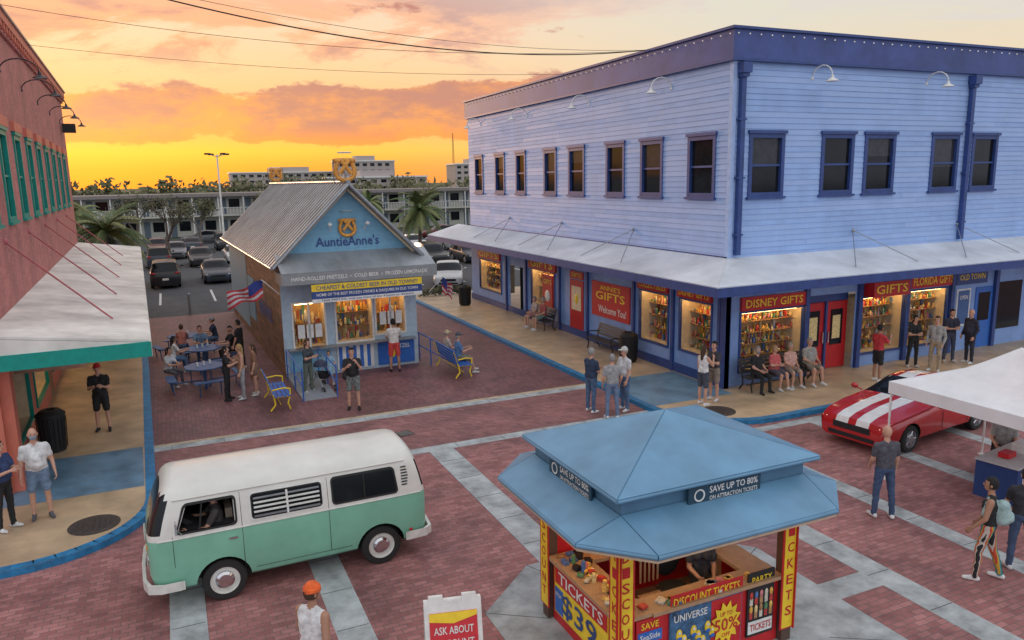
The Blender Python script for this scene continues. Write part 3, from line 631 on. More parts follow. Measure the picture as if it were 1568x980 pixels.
for fa,u,t in ((Fc(b,(0,by0-.10,0),(1,0,0),(0,-1,0)),bx0,'DISCOUNT'),(Fc(b,(0,by0-.10,0),(1,0,0),(0,-1,0)),bx1,'TICKETS'),(Fc(b,(bx0-.10,0,0),(0,1,0),(-1,0,0)),by0,'TICKETS'),(Fc(b,(bx0-.10,0,0),(0,1,0),(-1,0,0)),by1,'DISCOUNT'),(Fc(b,(bx1+.1,0,0),(0,1,0),(1,0,0)),by0,'TICKETS')):
    fa.box(u-.13,u+.13,.2,1.98,-.02,-.008,RED); fa.box(u-.10,u+.10,.22,1.96,-.008,-.004,YEL); vtext(fa,u,t,RED)
b.finish('body',kb)
b=B(); kf.b=b; kl.b=b
kl.box(7.4,8.85,.2,.92,.005,.03,YEL); kl.box(7.42,8.83,.66,.9,.03,.034,RED); kl.text('TICKETS',8.12,.78,1.2,.17,.038,WHITE); kl.text('$39',8.15,.42,.95,.36,.038,NAVY)
kl.box(8.6,8.83,.22,.6,.03,.036,BLUEP); kl.text('FROM',8.72,.5,.16,.06,.04,WHITE)
kf.box(4.8,5.2,.25,.92,.005,.03,RED); kf.box(4.82,5.18,.6,.75,.03,.036,BLUEP); kf.text('SeaSide',5.0,.68,.3,.08,.04,WHITE); kf.box(4.82,5.18,.28,.55,.03,.036,YEL); kf.text('FUN PASS',5,.42,.3,.07,.04,RED); kf.text('SAVE',5,.83,.26,.09,.036,YEL)
kf.box(5.3,6.45,.2,1.05,.005,.03,mat('poster_sky',(.05,.13,.26),.45,var=.7,scale=7)); kf.box(5.3,6.45,.92,1.14,.03,.04,RED); kf.text('DISCOUNT TICKETS',5.87,1.03,1.05,.13,.045,YEL)
for i in range(9):
    xx=5.37+i*.075; zz=.38+.09*((i*2)%3)
    b.ball(kf.P(xx,zz,.035),(.05,.012,.085),YEL,10,6); b.ball(kf.P(xx,zz+.035,.047),(.022,.006,.022),WHITE,8,5); b.ball(kf.P(xx,zz-.05,.045),(.045,.008,.03),BLUEP,8,5)
kf.text('UNIVERSE',5.62,.80,.52,.1,.04,WHITE); kf.text('ORLANDO FL',5.6,.25,.5,.05,.04,WHITE)
kf.box(5.95,6.44,.21,.90,.03,.034,RED)
P=[]; 
for i in range(24):
    t=i/24*2*math.pi; r=.31 if i%2 else .22; P.append(kf.P(6.18+r*math.cos(t)*.8,.55+r*math.sin(t),.052))
b.quad(P,YEL); kf.text('UP TO',6.18,.68,.2,.06,.056,RED); kf.text('50%',6.18,.53,.38,.18,.056,RED); kf.text('OFF',6.18,.38,.14,.06,.056,RED)
kf.box(6.55,7.0,.2,1.12,.005,.03,BLACK); kf.box(6.57,6.98,.24,.42,.03,.036,WHITE); kf.text('TICKETS',6.78,.33,.36,.1,.04,RED)
for i in range(10): b.ball(kf.P(6.61+(i%5)*.085,.60+.2*(i//5),.035),(.03,.01,.055),GOODS[(i*2)%9],8,6); kf.box(6.585+(i%5)*.085,6.635+(i%5)*.085,.46+.2*(i//5),.56+.2*(i//5),.03,.036,GOODS[(i*3+1)%9])
kf.text('PARTY',6.78,1.02,.34,.09,.036,YEL)
b.bc((6.6,8.6,1.2),(.5,.05,.34),BLACK,rz=.5); b.bc((6.62,8.58,1.05),(.1,.1,.1),BLACK); b.bc((6.3,8.7,1.15),(.35,.05,.25),BLACK,rz=.1)
for i in range(40):
    x=rnd.uniform(4.62,4.98); y=rnd.uniform(7.2,8.85); b.bc((x,y,1.0+rnd.uniform(.01,.04)),(rnd.uniform(.06,.16),rnd.uniform(.05,.10),rnd.uniform(.01,.07)),rnd.choice(GOODS+[BLACK,WHITE,BLACK]),rz=rnd.uniform(0,3))
for i in range(18):
    x=rnd.uniform(5.2,6.9); b.bc((x,by0+rnd.uniform(.0,.2),1.02),(rnd.uniform(.06,.16),rnd.uniform(.05,.12),.03),rnd.choice(GOODS+[WHITE]),rz=rnd.uniform(0,3))
for i in range(5):
    b.tube((4.75,7.5+i*.28,1.0),(4.75,7.5+i*.28,1.0+.12+.04*(i%2)),.035,.03,rnd.choice(GOODS),8)
b.ball((6.0,8.0,.62),(.24,.22,.05),BLACK); b.ball((6.05,8.22,.95),(.22,.05,.26),BLACK); b.tube((6,8,.1),(6,8,.6),.03,.03,GREYM)
for k in range(5): a=k*1.2566; b.tube((6,8,.12),(6+.25*math.cos(a),8+.25*math.sin(a),.08),.02,.02,BLACK,5)
for k in range(5): b.bc((5.45+k*.07,8.0,1.0),(.02,.02,.35),WC)
b.bc((5.6,8.0,1.18),(.36,.03,.06),WC); b.bc((5.6,7.85,.62),(.36,.36,.03),WC)
for x in (5.44,5.76):
    for y in (7.7,8.0): b.tube((x,y,.05),(x,y,.62),.015,.015,WC,5)
b.bc((5.3,8.98,1.6),(.5,.02,.5),GOODS[6]); b.bc((6.2,8.98,1.65),(.6,.02,.4),CREAM)
b.bx(5.2,6.6,7.9,7.95,2.07,2.1,LITW); b.bx(4.75,4.8,7.5,8.7,2.07,2.1,LITW)
b.finish('signs_and_fittings',kb)
b=B()
SR=mat('sandwich_red',(.60,.03,.04),.5)
for sgn in (-1,1):
    b.M=Matrix.Translation((0,0,1.12))@Matrix.Rotation(sgn*.24,4,'X')@Matrix.Translation((0,0,-1.12))
    y=-.02 if sgn<0 else .02
    b.bx(-.36,.36,y-.02,y+.02,.1,1.12,WHITE); b.bx(-.36,-.28,y-.02,y+.02,0,.1,WHITE); b.bx(.28,.36,y-.02,y+.02,0,.1,WHITE)
    b.bx(-.3,-.12,y-.018,y+.018,1.12,1.18,WHITE); b.bx(.12,.3,y-.018,y+.018,1.12,1.18,WHITE)
    if sgn<0:
        b.bx(-.3,.3,y-.03,y-.02,.2,.98,SR); b.add([(-.3,y-.034,.98),(-.3,y-.034,.88),(0,y-.034,.84),(.3,y-.034,.92),(.3,y-.034,.98)],[(0,1,2,3,4)],YEL)
        for k,t in enumerate(('ASK ABOUT','DISCOUNT','TICKETS')): b.text(t,(0,y-.036,.76-k*.16),(1,0,0),(0,0,1),.5,.095,WHITE)
b.M=None
b.finish('sandwich_board_sign',loc=(2.83,8.3,.0),rz=math.radians(-14))
# ------------------------------------------------------------------ people
def ddir(a,b_,side):
    a=math.radians(a);b_=math.radians(b_); return V((side*math.sin(b_),math.sin(a)*math.cos(b_),-math.cos(a)*math.cos(b_)))
def capsmesh(caps,n=10):
    vs=[];fs=[]
    for p0,p1,r0,r1,_ in caps:
        p0=V(p0);p1=V(p1);d=p1-p0
        if d.length<1e-4: d=V((0,0,1e-3)); p1=p0+d
        d=d.normalized(); a=d.orthogonal().normalized(); c=d.cross(a); rings=[]
        for k in (-80,-50,-22,0): t=math.radians(k); rings.append((p0+d*r0*math.sin(t),r0*math.cos(t)))
        for k in (0,22,50,80): t=math.radians(k); rings.append((p1+d*r1*math.sin(t),r1*math.cos(t)))
        o=len(vs)
        for q,r in rings:
            for i in range(n):
                t=2*math.pi*i/n; vs.append(q+a*r*math.cos(t)+c*r*math.sin(t))
        for j in range(7):
            for i in range(n): fs.append((o+j*n+i,o+j*n+(i+1)%n,o+(j+1)*n+(i+1)%n,o+(j+1)*n+i))
        fs.append(tuple(o+i for i in range(n-1,-1,-1))); fs.append(tuple(o+7*n+i for i in range(n)))
    return vs,fs
def fuse(bld,caps,mats,vox=.02):
    vs,fs=capsmesh(caps); me=bpy.data.meshes.new('tmp'); me.from_pydata(vs,[],fs); ob=bpy.data.objects.new('tmp',me); COL.objects.link(ob)
    md=ob.modifiers.new('r','REMESH'); md.mode='VOXEL'; md.voxel_size=vox
    ms=ob.modifiers.new('s','SMOOTH'); ms.iterations=3; ms.factor=.5
    dg=bpy.context.evaluated_depsgraph_get(); m2=bpy.data.meshes.new_from_object(ob.evaluated_get(dg))
    nv=len(m2.vertices); co_=np.empty(nv*3,'f'); m2.vertices.foreach_get('co',co_); co_=co_.reshape(-1,3)
    polys=[tuple(p.vertices) for p in m2.polygons]
    ce=np.array([co_[list(p)].mean(0) for p in polys]) if polys else np.zeros((0,3))
    best=np.full(len(polys),9e9); lab=np.zeros(len(polys),int)
    labs=sorted(set(c[4] for c in caps)); 
    for p0,p1,r0,r1,l in caps:
        a=np.array(p0);d=np.array(p1)-a; dd=max((d*d).sum(),1e-8); t=np.clip(((ce-a)@d)/dd,0,1)
        ds=np.linalg.norm(ce-(a+t[:,None]*d),axis=1)-(r0+(r1-r0)*t); k=ds<best; best[k]=ds[k]; lab[k]=labs.index(l)
    # cloth folds: displace clothed vertices a few mm
    isc=np.zeros(nv)
    for p,l in zip(polys,lab):
        if labs[l] in ('shirt','pants'): isc[list(p)]=1
    z=co_[:,2];x=co_[:,0];y=co_[:,1]
    fold=(np.sin(z*38+x*22+np.sin(y*17)*2)+.7*np.sin(z*61-x*35+y*30))*.0035*isc
    ang=np.arctan2(y,x); co_[:,0]+=fold*np.cos(ang); co_[:,1]+=fold*np.sin(ang)
    bpy.data.objects.remove(ob); bpy.data.meshes.remove(me); bpy.data.meshes.remove(m2)
    o=len(bld.v); bld.v.extend([tuple(map(float,q)) for q in co_])
    idx=[bld.idx(mats[l]) for l in labs]
    for p,l in zip(polys,lab): bld.f.append([o+k for k in p]); bld.mi.append(idx[l]); bld.sm.append(True)
def cloth(c): return mat('cloth_%02d_%02d_%02d'%tuple(int(q*99) for q in c),c,.9,var=.28,scale=10,bump=.5,bscale=16)
SK={'l':(.56,.31,.22),'m':(.38,.20,.13),'d':(.16,.08,.05)}
HC={'brown':(.06,.03,.015),'black':(.012,.01,.01),'blond':(.35,.22,.09),'grey':(.26,.25,.24),'none':None}
STAND=((2,3,4),(-2,2,5))
def person(name,x,y,face,h=1.74,z=0.,legs=STAND,arms=((4,9,12,0),(2,9,14,0)),lean=0.,shirt=(.1,.1,.1),pants=(.05,.08,.16),skin='l',shoes=(.6,.6,.6),hair='brown',hat=None,sleeve='short',bottom='long',build=1.,fem=False,long=False,headyaw=0,headpitch=0,extra=None,mask=False,dress=None,brim=True):
    s=h/1.74; caps=[]; b=B()
    drop=max((.43*math.cos(math.radians(l[0]))*math.cos(math.radians(l[2]))+.42*math.cos(math.radians(l[0]-l[1]))) for l in legs)
    pz=.085+drop; pel=V((0,0,pz)); up=V((0,math.sin(math.radians(lean)),math.cos(math.radians(lean)))); fw=V((0,up.z,-up.y)); X=V((1,0,0))
    sh=.155 if fem else .178; hp=.085; bl=build
    hands=[]
    for side,l in ((-1,legs[0]),(1,legs[1])):
        hip=pel+X*side*hp; kn=hip+ddir(l[0],l[2],side)*.43; an=kn+ddir(l[0]-l[1],l[2]*.4,side)*.42
        calf=kn.lerp(an,.28)+V((0,-.012,0))
        if bottom=='long':
            caps+= [(hip,kn,.092*(.5+.5*bl),.064,'pants'),(kn,calf,.062,.060,'pants'),(calf,an+V((0,0,.0)),.060,.050,'pants')]
        else:
            e=.8 if bottom=='shorts' else .45
            caps+=[(hip,hip.lerp(kn,e),.098*(.5+.5*bl),.084,'pants'),(hip.lerp(kn,.5),kn,.066,.054,'skin'),(kn,calf,.052,.054,'skin'),(calf,an,.054,.036,'skin')]
        sd=V((side*.18,1,0)).normalized(); fz=an.z-.045
        toe=an+sd*.15; toe.z=fz-.005 if an.z<.14 else an.z-.09
        heel=an-sd*.04; heel.z=fz if an.z<.14 else an.z-.03
        caps+=[(heel,toe,.042,.034,'shoes'),(an,heel,.04,.04,'shoes'),(an+V((0,0,-.02)),toe,.04,.03,'shoes')]
    top='shirt'
    for side in (-1,1):
        caps.append((pel+up*.12+X*side*.05,pel+up*.36+X*side*(.07 if fem else .085),.098*bl if not fem else .088*bl,.105 if not fem else .092,top))
        caps.append((pel+up*.0+X*side*.06,pel+up*.08+X*side*.055,.112*(.5+.5*bl),.104*bl,'pants' if not dress else 'shirt'))
        caps.append((pel+up*.07+X*side*.055,pel+up*.14+X*side*.05,.112*bl,.104*bl,top))
        if fem: caps.append((pel+up*.35+X*side*.06+fw*.06,pel+up*.33+X*side*.06+fw*.075,.06,.055,top))
    caps.append((pel+up*.44-X*(sh-.05),pel+up*.44+X*(sh-.05),.066,.066,top)); caps.append((pel+up*.47-X*.06,pel+up*.47+X*.06,.06,.06,top))
    if bl>1.05: caps.append((pel+up*.14+fw*.05*bl,pel+up*.24+fw*.05*bl,.125*bl,.11*bl,top))
    caps.append((pel+up*.46,pel+up*.58+fw*.015,.056,.052,'skin'))
    if dress: caps.append((pel+up*.05,pel-up*.32,.13,.22*dress,'shirt'))
    for side,a in ((-1,arms[0]),(1,arms[1])):
        s0=pel+up*.445+X*side*sh; el=s0+ddir(a[0],a[1],side)*.28; fd=ddir(a[0]+a[2],a[1]*.4,side); fd=(fd-X*side*math.sin(math.radians(a[3]))).normalized(); wr=el+fd*.25
        if sleeve=='long': caps+=[(s0,el,.058,.048,top),(el,wr,.047,.036,top)]
        elif sleeve=='short': caps+=[(s0,s0.lerp(el,.62),.062,.058,top),(s0.lerp(el,.4),el,.045,.040,'skin'),(el,wr,.041,.028,'skin')]
        else: caps+=[(s0,el,.056,.042,'skin'),(el,wr,.042,.028,'skin')]
        hands.append((wr,fd,side))
    hd=pel+up*.52+fw*.02+V((0,0,.165))
    if long: caps.append((hd+V((0,-.05,-.02)),hd+V((0,-.085,-.26)),.075,.05,'hair'))
    if extra=='backpack':
        caps.append((pel+up*.16-fw*.17,pel+up*.36-fw*.16,.12,.11,'bag')); caps.append((pel+up*.18-fw*.26,pel+up*.24-fw*.26,.07,.06,'bag'))
        for side in (-1,1): caps.append((pel+up*.2+X*side*.1+fw*.09,pel+up*.48+X*side*.1+fw*.03,.03,.03,'bag'))
    if extra=='bag': caps.append((pel+X*.2+V((0,0,.0)),pel+X*.2+V((0,.0,.12)),.09,.06,'bag'))
    SM=mat('skin_'+skin,SK[skin],.55,var=.1,scale=10); hcol=HC[hair] or (.4,.3,.25); HM=mat('hair_'+hair,hcol,.8,var=.4,scale=40)
    mats={'skin':SM,'shirt':cloth(shirt) if not isinstance(shirt,bpy.types.Material) else shirt,'pants':cloth(pants) if not isinstance(pants,bpy.types.Material) else pants,'shoes':cloth(shoes),'hair':HM,'bag':cloth((.32,.45,.45)) if extra=='backpack' else BLACK}
    fuse(b,caps,mats,.015 if y<12 else .02)
    R=Matrix.Rotation(math.radians(-headyaw),3,'Z')@Matrix.Rotation(math.radians(-headpitch),3,'X')
    b.ball(hd,(.074,.092,.115),SM,16,12,R=R); b.ball(hd+R@V((0,.03,-.06)),(.055,.06,.055),SM,12,8,R=R)
    b.ball(hd+R@V((0,.093,-.012)),(.013,.022,.024),SM,8,6,R=R)
    for sx in (-1,1):
        b.ball(hd+R@V((sx*.075,-.005,-.01)),(.012,.02,.032),SM,8,6,R=R); b.ball(hd+R@V((sx*.03,.082,.015)),(.012,.01,.007),DARK,8,5,R=R); b.ball(hd+R@V((sx*.03,.083,.033)),(.018,.01,.004),HM,8,4,R=R)
    b.ball(hd+R@V((0,.085,-.052)),(.024,.012,.006),mat('lips',(.4,.13,.11),.5),8,5,R=R)
    if mask: b.ball(hd+R@V((0,.052,-.045)),(.06,.055,.045),mat('face_mask',(.2,.3,.4),.8),12,8,R=R)
    if HC[hair]: b.ball(hd+R@V((0,-.008,.012)),(.083,.098,.118),HM,18,14,keep=(lambda c:(c.y<.035 and c.z>-.07) or c.z>.055) if not long else (lambda c:(c.y<.05) or c.z>.06),R=R)
    if hat:
        HT=cloth(hat); b.ball(hd+R@V((0,-.003,.022)),(.087,.102,.112),HT,18,12,keep=lambda c:c.z>.008,R=R)
        if brim: b.ball(hd+R@V((0,.115,.048)),(.07,.075,.012),HT,14,6,R=R)
        else: b.lathe(hd+V((0,0,.035)),(0,0,1),[(.085,-.01,HT),(.098,-.01,HT),(.098,.03,HT),(.085,.035,HT)],18)
    for wr,fd,side in hands:
        fd=fd.normalized(); wid=fd.cross(X*side); 
        if wid.length<.2: wid=V((0,1,0)).cross(fd)
        wid.normalize(); nrm=wid.cross(fd).normalized()
        if wid.dot(V((0,1,.3)))<0: wid=-wid
        pc=wr+fd*.045; 
        b.hexa([pc-fd*.05-wid*.026-nrm*.015,pc-fd*.05+wid*.026-nrm*.015,pc-fd*.05+wid*.026+nrm*.015,pc-fd*.05-wid*.026+nrm*.015,pc+fd*.045-wid*.04-nrm*.011,pc+fd*.045+wid*.04-nrm*.011,pc+fd*.045+wid*.04+nrm*.011,pc+fd*.045-wid*.04+nrm*.011],SM)
        inn=(-X*side); inn=(inn-fd*inn.dot(fd)).normalized() if (inn-fd*inn.dot(fd)).length>.1 else nrm
        for k,(o,ln) in enumerate(((.03,.068),(.01,.078),(-.01,.072),(-.03,.056))):
            p=pc+fd*.042+wid*o; q=p+(fd*.9+inn*.35).normalized()*ln*.55; r_=q+(fd*.5+inn*.85).normalized()*ln*.5
            b.tube(p,q,.0095,.0085,SM,6); b.tube(q,r_,.0085,.007,SM,6)
        p=pc-fd*.015+wid*.03; q=p+(wid*.7+fd*.7+inn*.3).normalized()*.035; b.tube(p,q,.012,.010,SM,6); b.tube(q,q+(fd*.95+wid*.15+inn*.3).normalized()*.028,.010,.008,SM,6)
    b.v=[(p[0]*s,p[1]*s,p[2]*s) for p in b.v]
    return b.finish(name,loc=(x,y,z),rz=math.radians(-face))
SIT=((84,82,6),(80,84,5)); HOLD=((20,8,95,30),(22,8,90,30)); ONEUP=((5,10,15,0),(35,10,110,30)); FOLD=((15,10,85,70),(15,10,85,70)); LAP=((15,8,60,25),(15,8,60,25)); POCK=((-5,14,35,10),(-5,14,35,10))
S=.12
JEAN=(.08,.14,.25); BLK=(.02,.02,.022); WHT=(.66,.66,.66)
person('man',-1.96,21.4,185,z=S,h=1.8,arms=HOLD,shirt=BLK,pants=BLK,shoes=BLK,bottom='shorts',hat=(.5,.03,.03),build=1.1)
person('man',-2.66,16.05,168,z=S,h=1.8,shirt=WHT,pants=(.16,.24,.36),bottom='shorts',hair='none',build=1.15,shoes=(.1,.1,.12),arms=((0,14,25,0),(3,14,20,0)),mask=True)
person('man',-3.18,15.75,120,z=S,h=1.74,shirt=(.03,.05,.13),pants=BLK,build=1.1,arms=HOLD)
person('woman',1.19,23.3,100,h=1.66,shirt=BLK,pants=BLK,fem=True,long=True,hair='black',arms=HOLD,shoes=BLK)
person('woman',1.6,23.25,260,h=1.68,shirt=(.4,.22,.14),pants=(.35,.35,.36),fem=True,long=True,hair='blond',arms=ONEUP,sleeve='none',shoes=WHT)
person('woman',2.0,23.5,270,h=1.6,shirt=(.25,.13,.08),pants=(.2,.12,.09),fem=True,long=True,hair='brown',bottom='short',dress=.7,shoes=WHT)
CAMO=mat('camo_cloth',(.16,.18,.17),.9,var=.8,scale=22)
person('man',4.34,20.6,195,h=1.8,shirt=BLK,pants=CAMO,bottom='shorts',arms=((40,12,110,30),(30,12,100,40)),build=1.15,shoes=BLK,extra='bag',hair='black')
person('child',4.25,23.6,190,h=1.12,shirt=(.3,.5,.65),pants=(.3,.5,.65),bottom='short',dress=.8,fem=True,long=True,arms=((10,25,20,0),(10,25,20,0)))
person('woman',3.5,23.0,140,h=1.68,shirt=(.05,.06,.07),pants=(.12,.15,.12),fem=True,long=True,hair='brown',arms=HOLD)
person('man',6.55,24.25,5,h=1.82,shirt=(.64,.60,.56),pants=(.55,.06,.05),bottom='shorts',skin='m',arms=HOLD,hair='black',shoes=BLK)
person('man',10.1,17.3,75,h=1.8,shirt=(.03,.05,.10),pants=JEAN,hair='grey',build=1.2,arms=FOLD,shoes=WHT)
person('man',10.3,16.55,15,h=1.76,shirt=(.30,.31,.32),pants=(.14,.21,.33),hair='grey',build=1.1,arms=POCK,shoes=WHT)
person('man',10.98,17.0,265,h=1.8,shirt=(.55,.56,.58),pants=JEAN,hair='grey',hat=(.5,.5,.48),build=1.15,arms=((5,10,20,0),(15,10,70,30)),shoes=WHT)
person('woman',12.92,16.1,80,z=S,h=1.68,shirt=WHT,pants=(.06,.07,.1),sleeve='none',fem=True,hair='brown',long=True,arms=ONEUP,shoes=WHT,bottom='shorts')
person('woman',13.45,16.3,255,z=S,h=1.7,shirt=(.05,.05,.06),pants=(.25,.2,.17),fem=True,hair='black',arms=HOLD,bottom='shorts')
def bench(name,x,y,face,z=0.,L=1.7,slat=None,arm=None):
    b=B(); slat=slat or BLUEP; arm=arm or YEL; h=L/2
    for k in range(4): b.bx(-h,h,-.16+k*.12,-.07+k*.12,.425,.45,slat)
    for k in range(4): b.bc((0,-.21-.03*k,.55+k*.11),(L,.025,.085),slat,rx=.25)
    for x_ in (-h+.08,h-.08):
        b.path([V((x_,.26,.03)),V((x_,.2,.22)),V((x_,.27,.41)),V((x_,-.17,.41)),V((x_,-.32,.9))],.024,arm,6)
        b.path([V((x_,-.17,.41)),V((x_,-.14,.2)),V((x_,-.28,.03))],.024,arm,6); b.path([V((x_,-.22,.62)),V((x_,.1,.66)),V((x_,.28,.62)),V((x_,.27,.41))],.022,arm,6)
    b.path([V((-h+.08,.0,.2)),V((h-.08,.0,.2))],.015,arm,5)
    return b.finish(name,loc=(x,y,z),rz=math.radians(-face))
DSL=mat('dark_slat',(.05,.05,.06),.6)
bench('park_bench',15.75,16.55,180,S,2.0,DSL,BLACK)
bench('park_bench',17.1,16.5,180,S,.8,DSL,BLACK)
person('woman',15.15,16.5,180,z=S,h=1.68,legs=SIT,arms=LAP,shirt=BLK,pants=BLK,fem=True,hair='grey',build=1.2,shoes=BLK,mask=True)
person('woman',15.8,16.5,175,z=S,h=1.64,legs=((84,75,3),(80,88,3)),arms=FOLD,shirt=(.55,.12,.12),pants=(.1,.08,.1),bottom='shorts',fem=True,hair='blond',build=1.15)
person('woman',16.4,16.5,190,z=S,h=1.64,legs=SIT,arms=LAP,shirt=(.6,.35,.3),pants=(.3,.25,.22),bottom='shorts',fem=True,hair='grey',build=1.15)
person('man',17.1,16.45,185,z=S,h=1.75,legs=SIT,arms=LAP,shirt=(.3,.29,.27),pants=(.25,.22,.19),bottom='shorts',hair='grey',build=1.2,shoes=WHT)
person('man',19.0,15.6,95,z=S,h=1.76,shirt=(.5,.04,.05),pants=BLK,bottom='shorts',skin='m',hair='black',arms=ONEUP)
person('woman',21.4,16.3,200,z=S,h=1.7,shirt=BLK,pants=BLK,fem=True,long=True,hair='black',arms=FOLD)
person('man',21.5,15.6,250,z=S,h=1.78,shirt=(.33,.32,.31),pants=(.35,.28,.2),sleeve='long',arms=POCK)
person('man',23.0,16.2,200,z=S,h=1.78,shirt=(.03,.03,.05),pants=(.05,.06,.1),arms=FOLD,hair='black')
person('man',23.4,15.8,280,z=S,h=1.8,shirt=(.03,.03,.05),pants=(.03,.03,.05),build=1.25,arms=POCK,sleeve='long',hair='none')
bench('park_bench',13.9,28.0,270,S,1.8,DSL,BLACK)
person('woman',13.85,28.4,270,z=S,h=1.65,legs=SIT,arms=LAP,shirt=(.5,.4,.35),pants=(.4,.2,.2),bottom='shorts',fem=True,hair='grey')
person('man',13.85,27.6,272,z=S,h=1.75,legs=SIT,arms=LAP,shirt=(.35,.08,.08),pants=(.15,.22,.2),bottom='shorts',hair='grey')
bench('park_bench',13.95,22.9,270,S,1.8,DSL,BLACK)
bench('park_bench',2.45,22.2,90,0,1.7); bench('park_bench',8.3,23.3,90,0,2.1)
person('woman',8.3,23.9,85,h=1.66,legs=SIT,arms=LAP,shirt=(.5,.42,.36),pants=(.3,.2,.15),bottom='shorts',fem=True,hair='grey',hat=(.5,.4,.25))
person('man',8.35,22.95,95,h=1.75,legs=((80,60,5),(78,68,5)),arms=((25,8,80,20),(25,8,80,20)),shirt=(.10,.2,.38),pants=(.18,.17,.14),bottom='shorts',hair='grey',hat=(.08,.08,.1))
person('man',11.59,9.2,22,h=1.78,shirt=(.075,.08,.095),pants=(.05,.085,.17),hair='none',skin='l',arms=((8,9,35,15),(3,9,14,0)),build=1.05,shoes=WHT,legs=((3,3,5),(-3,3,6)))
STR=bpy.data.materials.new('striped_trousers'); STR.use_nodes=True; n_=STR.node_tree; p_=n_.nodes['Principled BSDF']; p_.inputs['Roughness'].default_value=.9
t_=n_.nodes.new('ShaderNodeTexCoord'); s_=n_.nodes.new('ShaderNodeSeparateXYZ'); m_=n_.nodes.new('ShaderNodeMath'); m_.operation='MULTIPLY'; m_.inputs[1].default_value=9; f_=n_.nodes.new('ShaderNodeMath'); f_.operation='FRACT'; r_=n_.nodes.new('ShaderNodeValToRGB'); r_.color_ramp.interpolation='CONSTANT'
for i,(p,c) in enumerate([(0,(.02,.02,.02)),(.45,(.5,.45,.4)),(.55,(.5,.07,.04)),(.68,(.55,.3,.03)),(.8,(.04,.25,.25))]):
    e=r_.color_ramp.elements[i] if i<2 else r_.color_ramp.elements.new(p); e.position=p; e.color=(*c,1)
n_.links.new(t_.outputs['Object'],s_.inputs[0]); n_.links.new(s_.outputs['X'],m_.inputs[0]); n_.links.new(m_.outputs[0],f_.inputs[0]); n_.links.new(f_.outputs[0],r_.inputs[0]); n_.links.new(r_.outputs[0],p_.inputs['Base Color'])
person('woman',11.15,6.95,330,h=1.7,shirt=BLK,pants=STR,fem=True,hair='black',extra='backpack',sleeve='none',arms=((10,14,30,10),(8,14,20,0)),legs=((14,12,5),(-10,8,5)),shoes=WHT,skin='m')
person('man',11.9,6.9,40,h=1.72,shirt=(.03,.03,.035),pants=(.05,.08,.15),arms=HOLD,hair='black')
person('man',1.12,8.3,50,h=1.8,shirt=(.66,.66,.66),pants=(.1,.1,.12),sleeve='none',hat=(.75,.13,.03),brim=False,arms=((8,12,30,10),(-18,14,30,0)),legs=((18,14,4),(-14,16,4)),skin='m',build=1.1,hair='brown',headyaw=20)
def ptable(x,y,rz):
    b=B(); TB=mat('table_blue',(.04,.10,.24),.5)
    oc=[(.62*math.cos(math.radians(22.5+45*i)),.62*math.sin(math.radians(22.5+45*i))) for i in range(8)]
    b.prism(oc,.72,.755,TB)
    b.tube((0,0,0),(0,0,.72),.05,.05,TB)
    for k in range(4):
        R=Matrix.Rotation(k*math.pi/2,4,'Z'); b.M=R; b.bx(-.45,.45,.86,1.12,.43,.46,TB); b.path([V((0,.1,.3)),V((0,.95,.3)),V((0,.98,.43))],.025,TB,6); b.path([V((-.3,1.0,.43)),V((-.3,.95,.0))],.02,TB,6); b.path([V((.3,1.0,.43)),V((.3,.95,.0))],.02,TB,6)
    b.M=None
    for k in range(3): b.tube((.2*k-.2,.1*k,.755),(.2*k-.2,.1*k,.88),.03,.035,WHITE,8)
    return b.finish('picnic_table',loc=(x,y,0),rz=rz)
ptable(.75,27.9,.2); ptable(.65,25.0,.1); ptable(.2,30.6,.3)
def seated(name,x,y,tx,ty,**k):
    f=math.degrees(math.atan2(tx-x,ty-y)); return person(name,x,y,f,legs=SIT,arms=((35,8,60,25),(35,8,60,25)),lean=8,**k)
seated('woman',-.25,27.6,.75,27.9,h=1.66,shirt=(.6,.6,.6),pants=JEAN,fem=True,long=True,hair='black')
seated('man',.7,28.95,.75,27.9,h=1.75,shirt=(.12,.2,.3),pants=JEAN); seated('man',1.75,28.1,.75,27.9,h=1.78,shirt=BLK,pants=BLK,hair='black')
seated('woman',.1,29.8,.2,30.6,h=1.66,shirt=(.4,.15,.12),pants=JEAN,fem=True,hair='brown'); seated('man',1.3,30.6,.2,30.6,h=1.74,shirt=(.03,.04,.08),pants=JEAN,hat=(.3,.3,.3))
seated('woman',-.4,25.9,.65,25.0,h=1.62,shirt=(.5,.52,.56),pants=(.1,.1,.12),fem=True,long=True,hair='black')
person('man',1.9,27.2,300,h=1.75,shirt=BLK,pants=BLK,hair='black',arms=ONEUP)
person('woman',6.5,8.05,200,h=1.66,legs=SIT,z=.12,arms=LAP,shirt=(.05,.05,.06),pants=BLK,fem=True,hair='black',long=True)
person('man',15.6,9.6,240,h=1.75,legs=SIT,arms=LAP,shirt=(.35,.35,.34),pants=BLK,hair='grey',hat=(.5,.5,.5))
b=B()
for k in range(4):
    for sx in (-.18,.18): 
        pass
b.bx(-.22,.22,-.2,.2,.43,.46,BLACK); b.bx(-.22,.22,-.24,-.2,.46,.9,BLACK)
for sx in (-.2,.2):
    for sy in (-.2,.18): b.tube((sx,sy,0),(sx,sy,.43),.015,.015,GREYM,6)
b.finish('folding_chair',loc=(15.6,9.6,0),rz=math.radians(-240))
b=B()
b.ball((0,0,.55),(.22,.3,.2),BLACK,12,8,keep=lambda c:c.z<.03); b.ball((0,.12,.75),(.22,.22,.2),cloth((.05,.06,.1)),12,8,keep=lambda c:c.z>-.02)
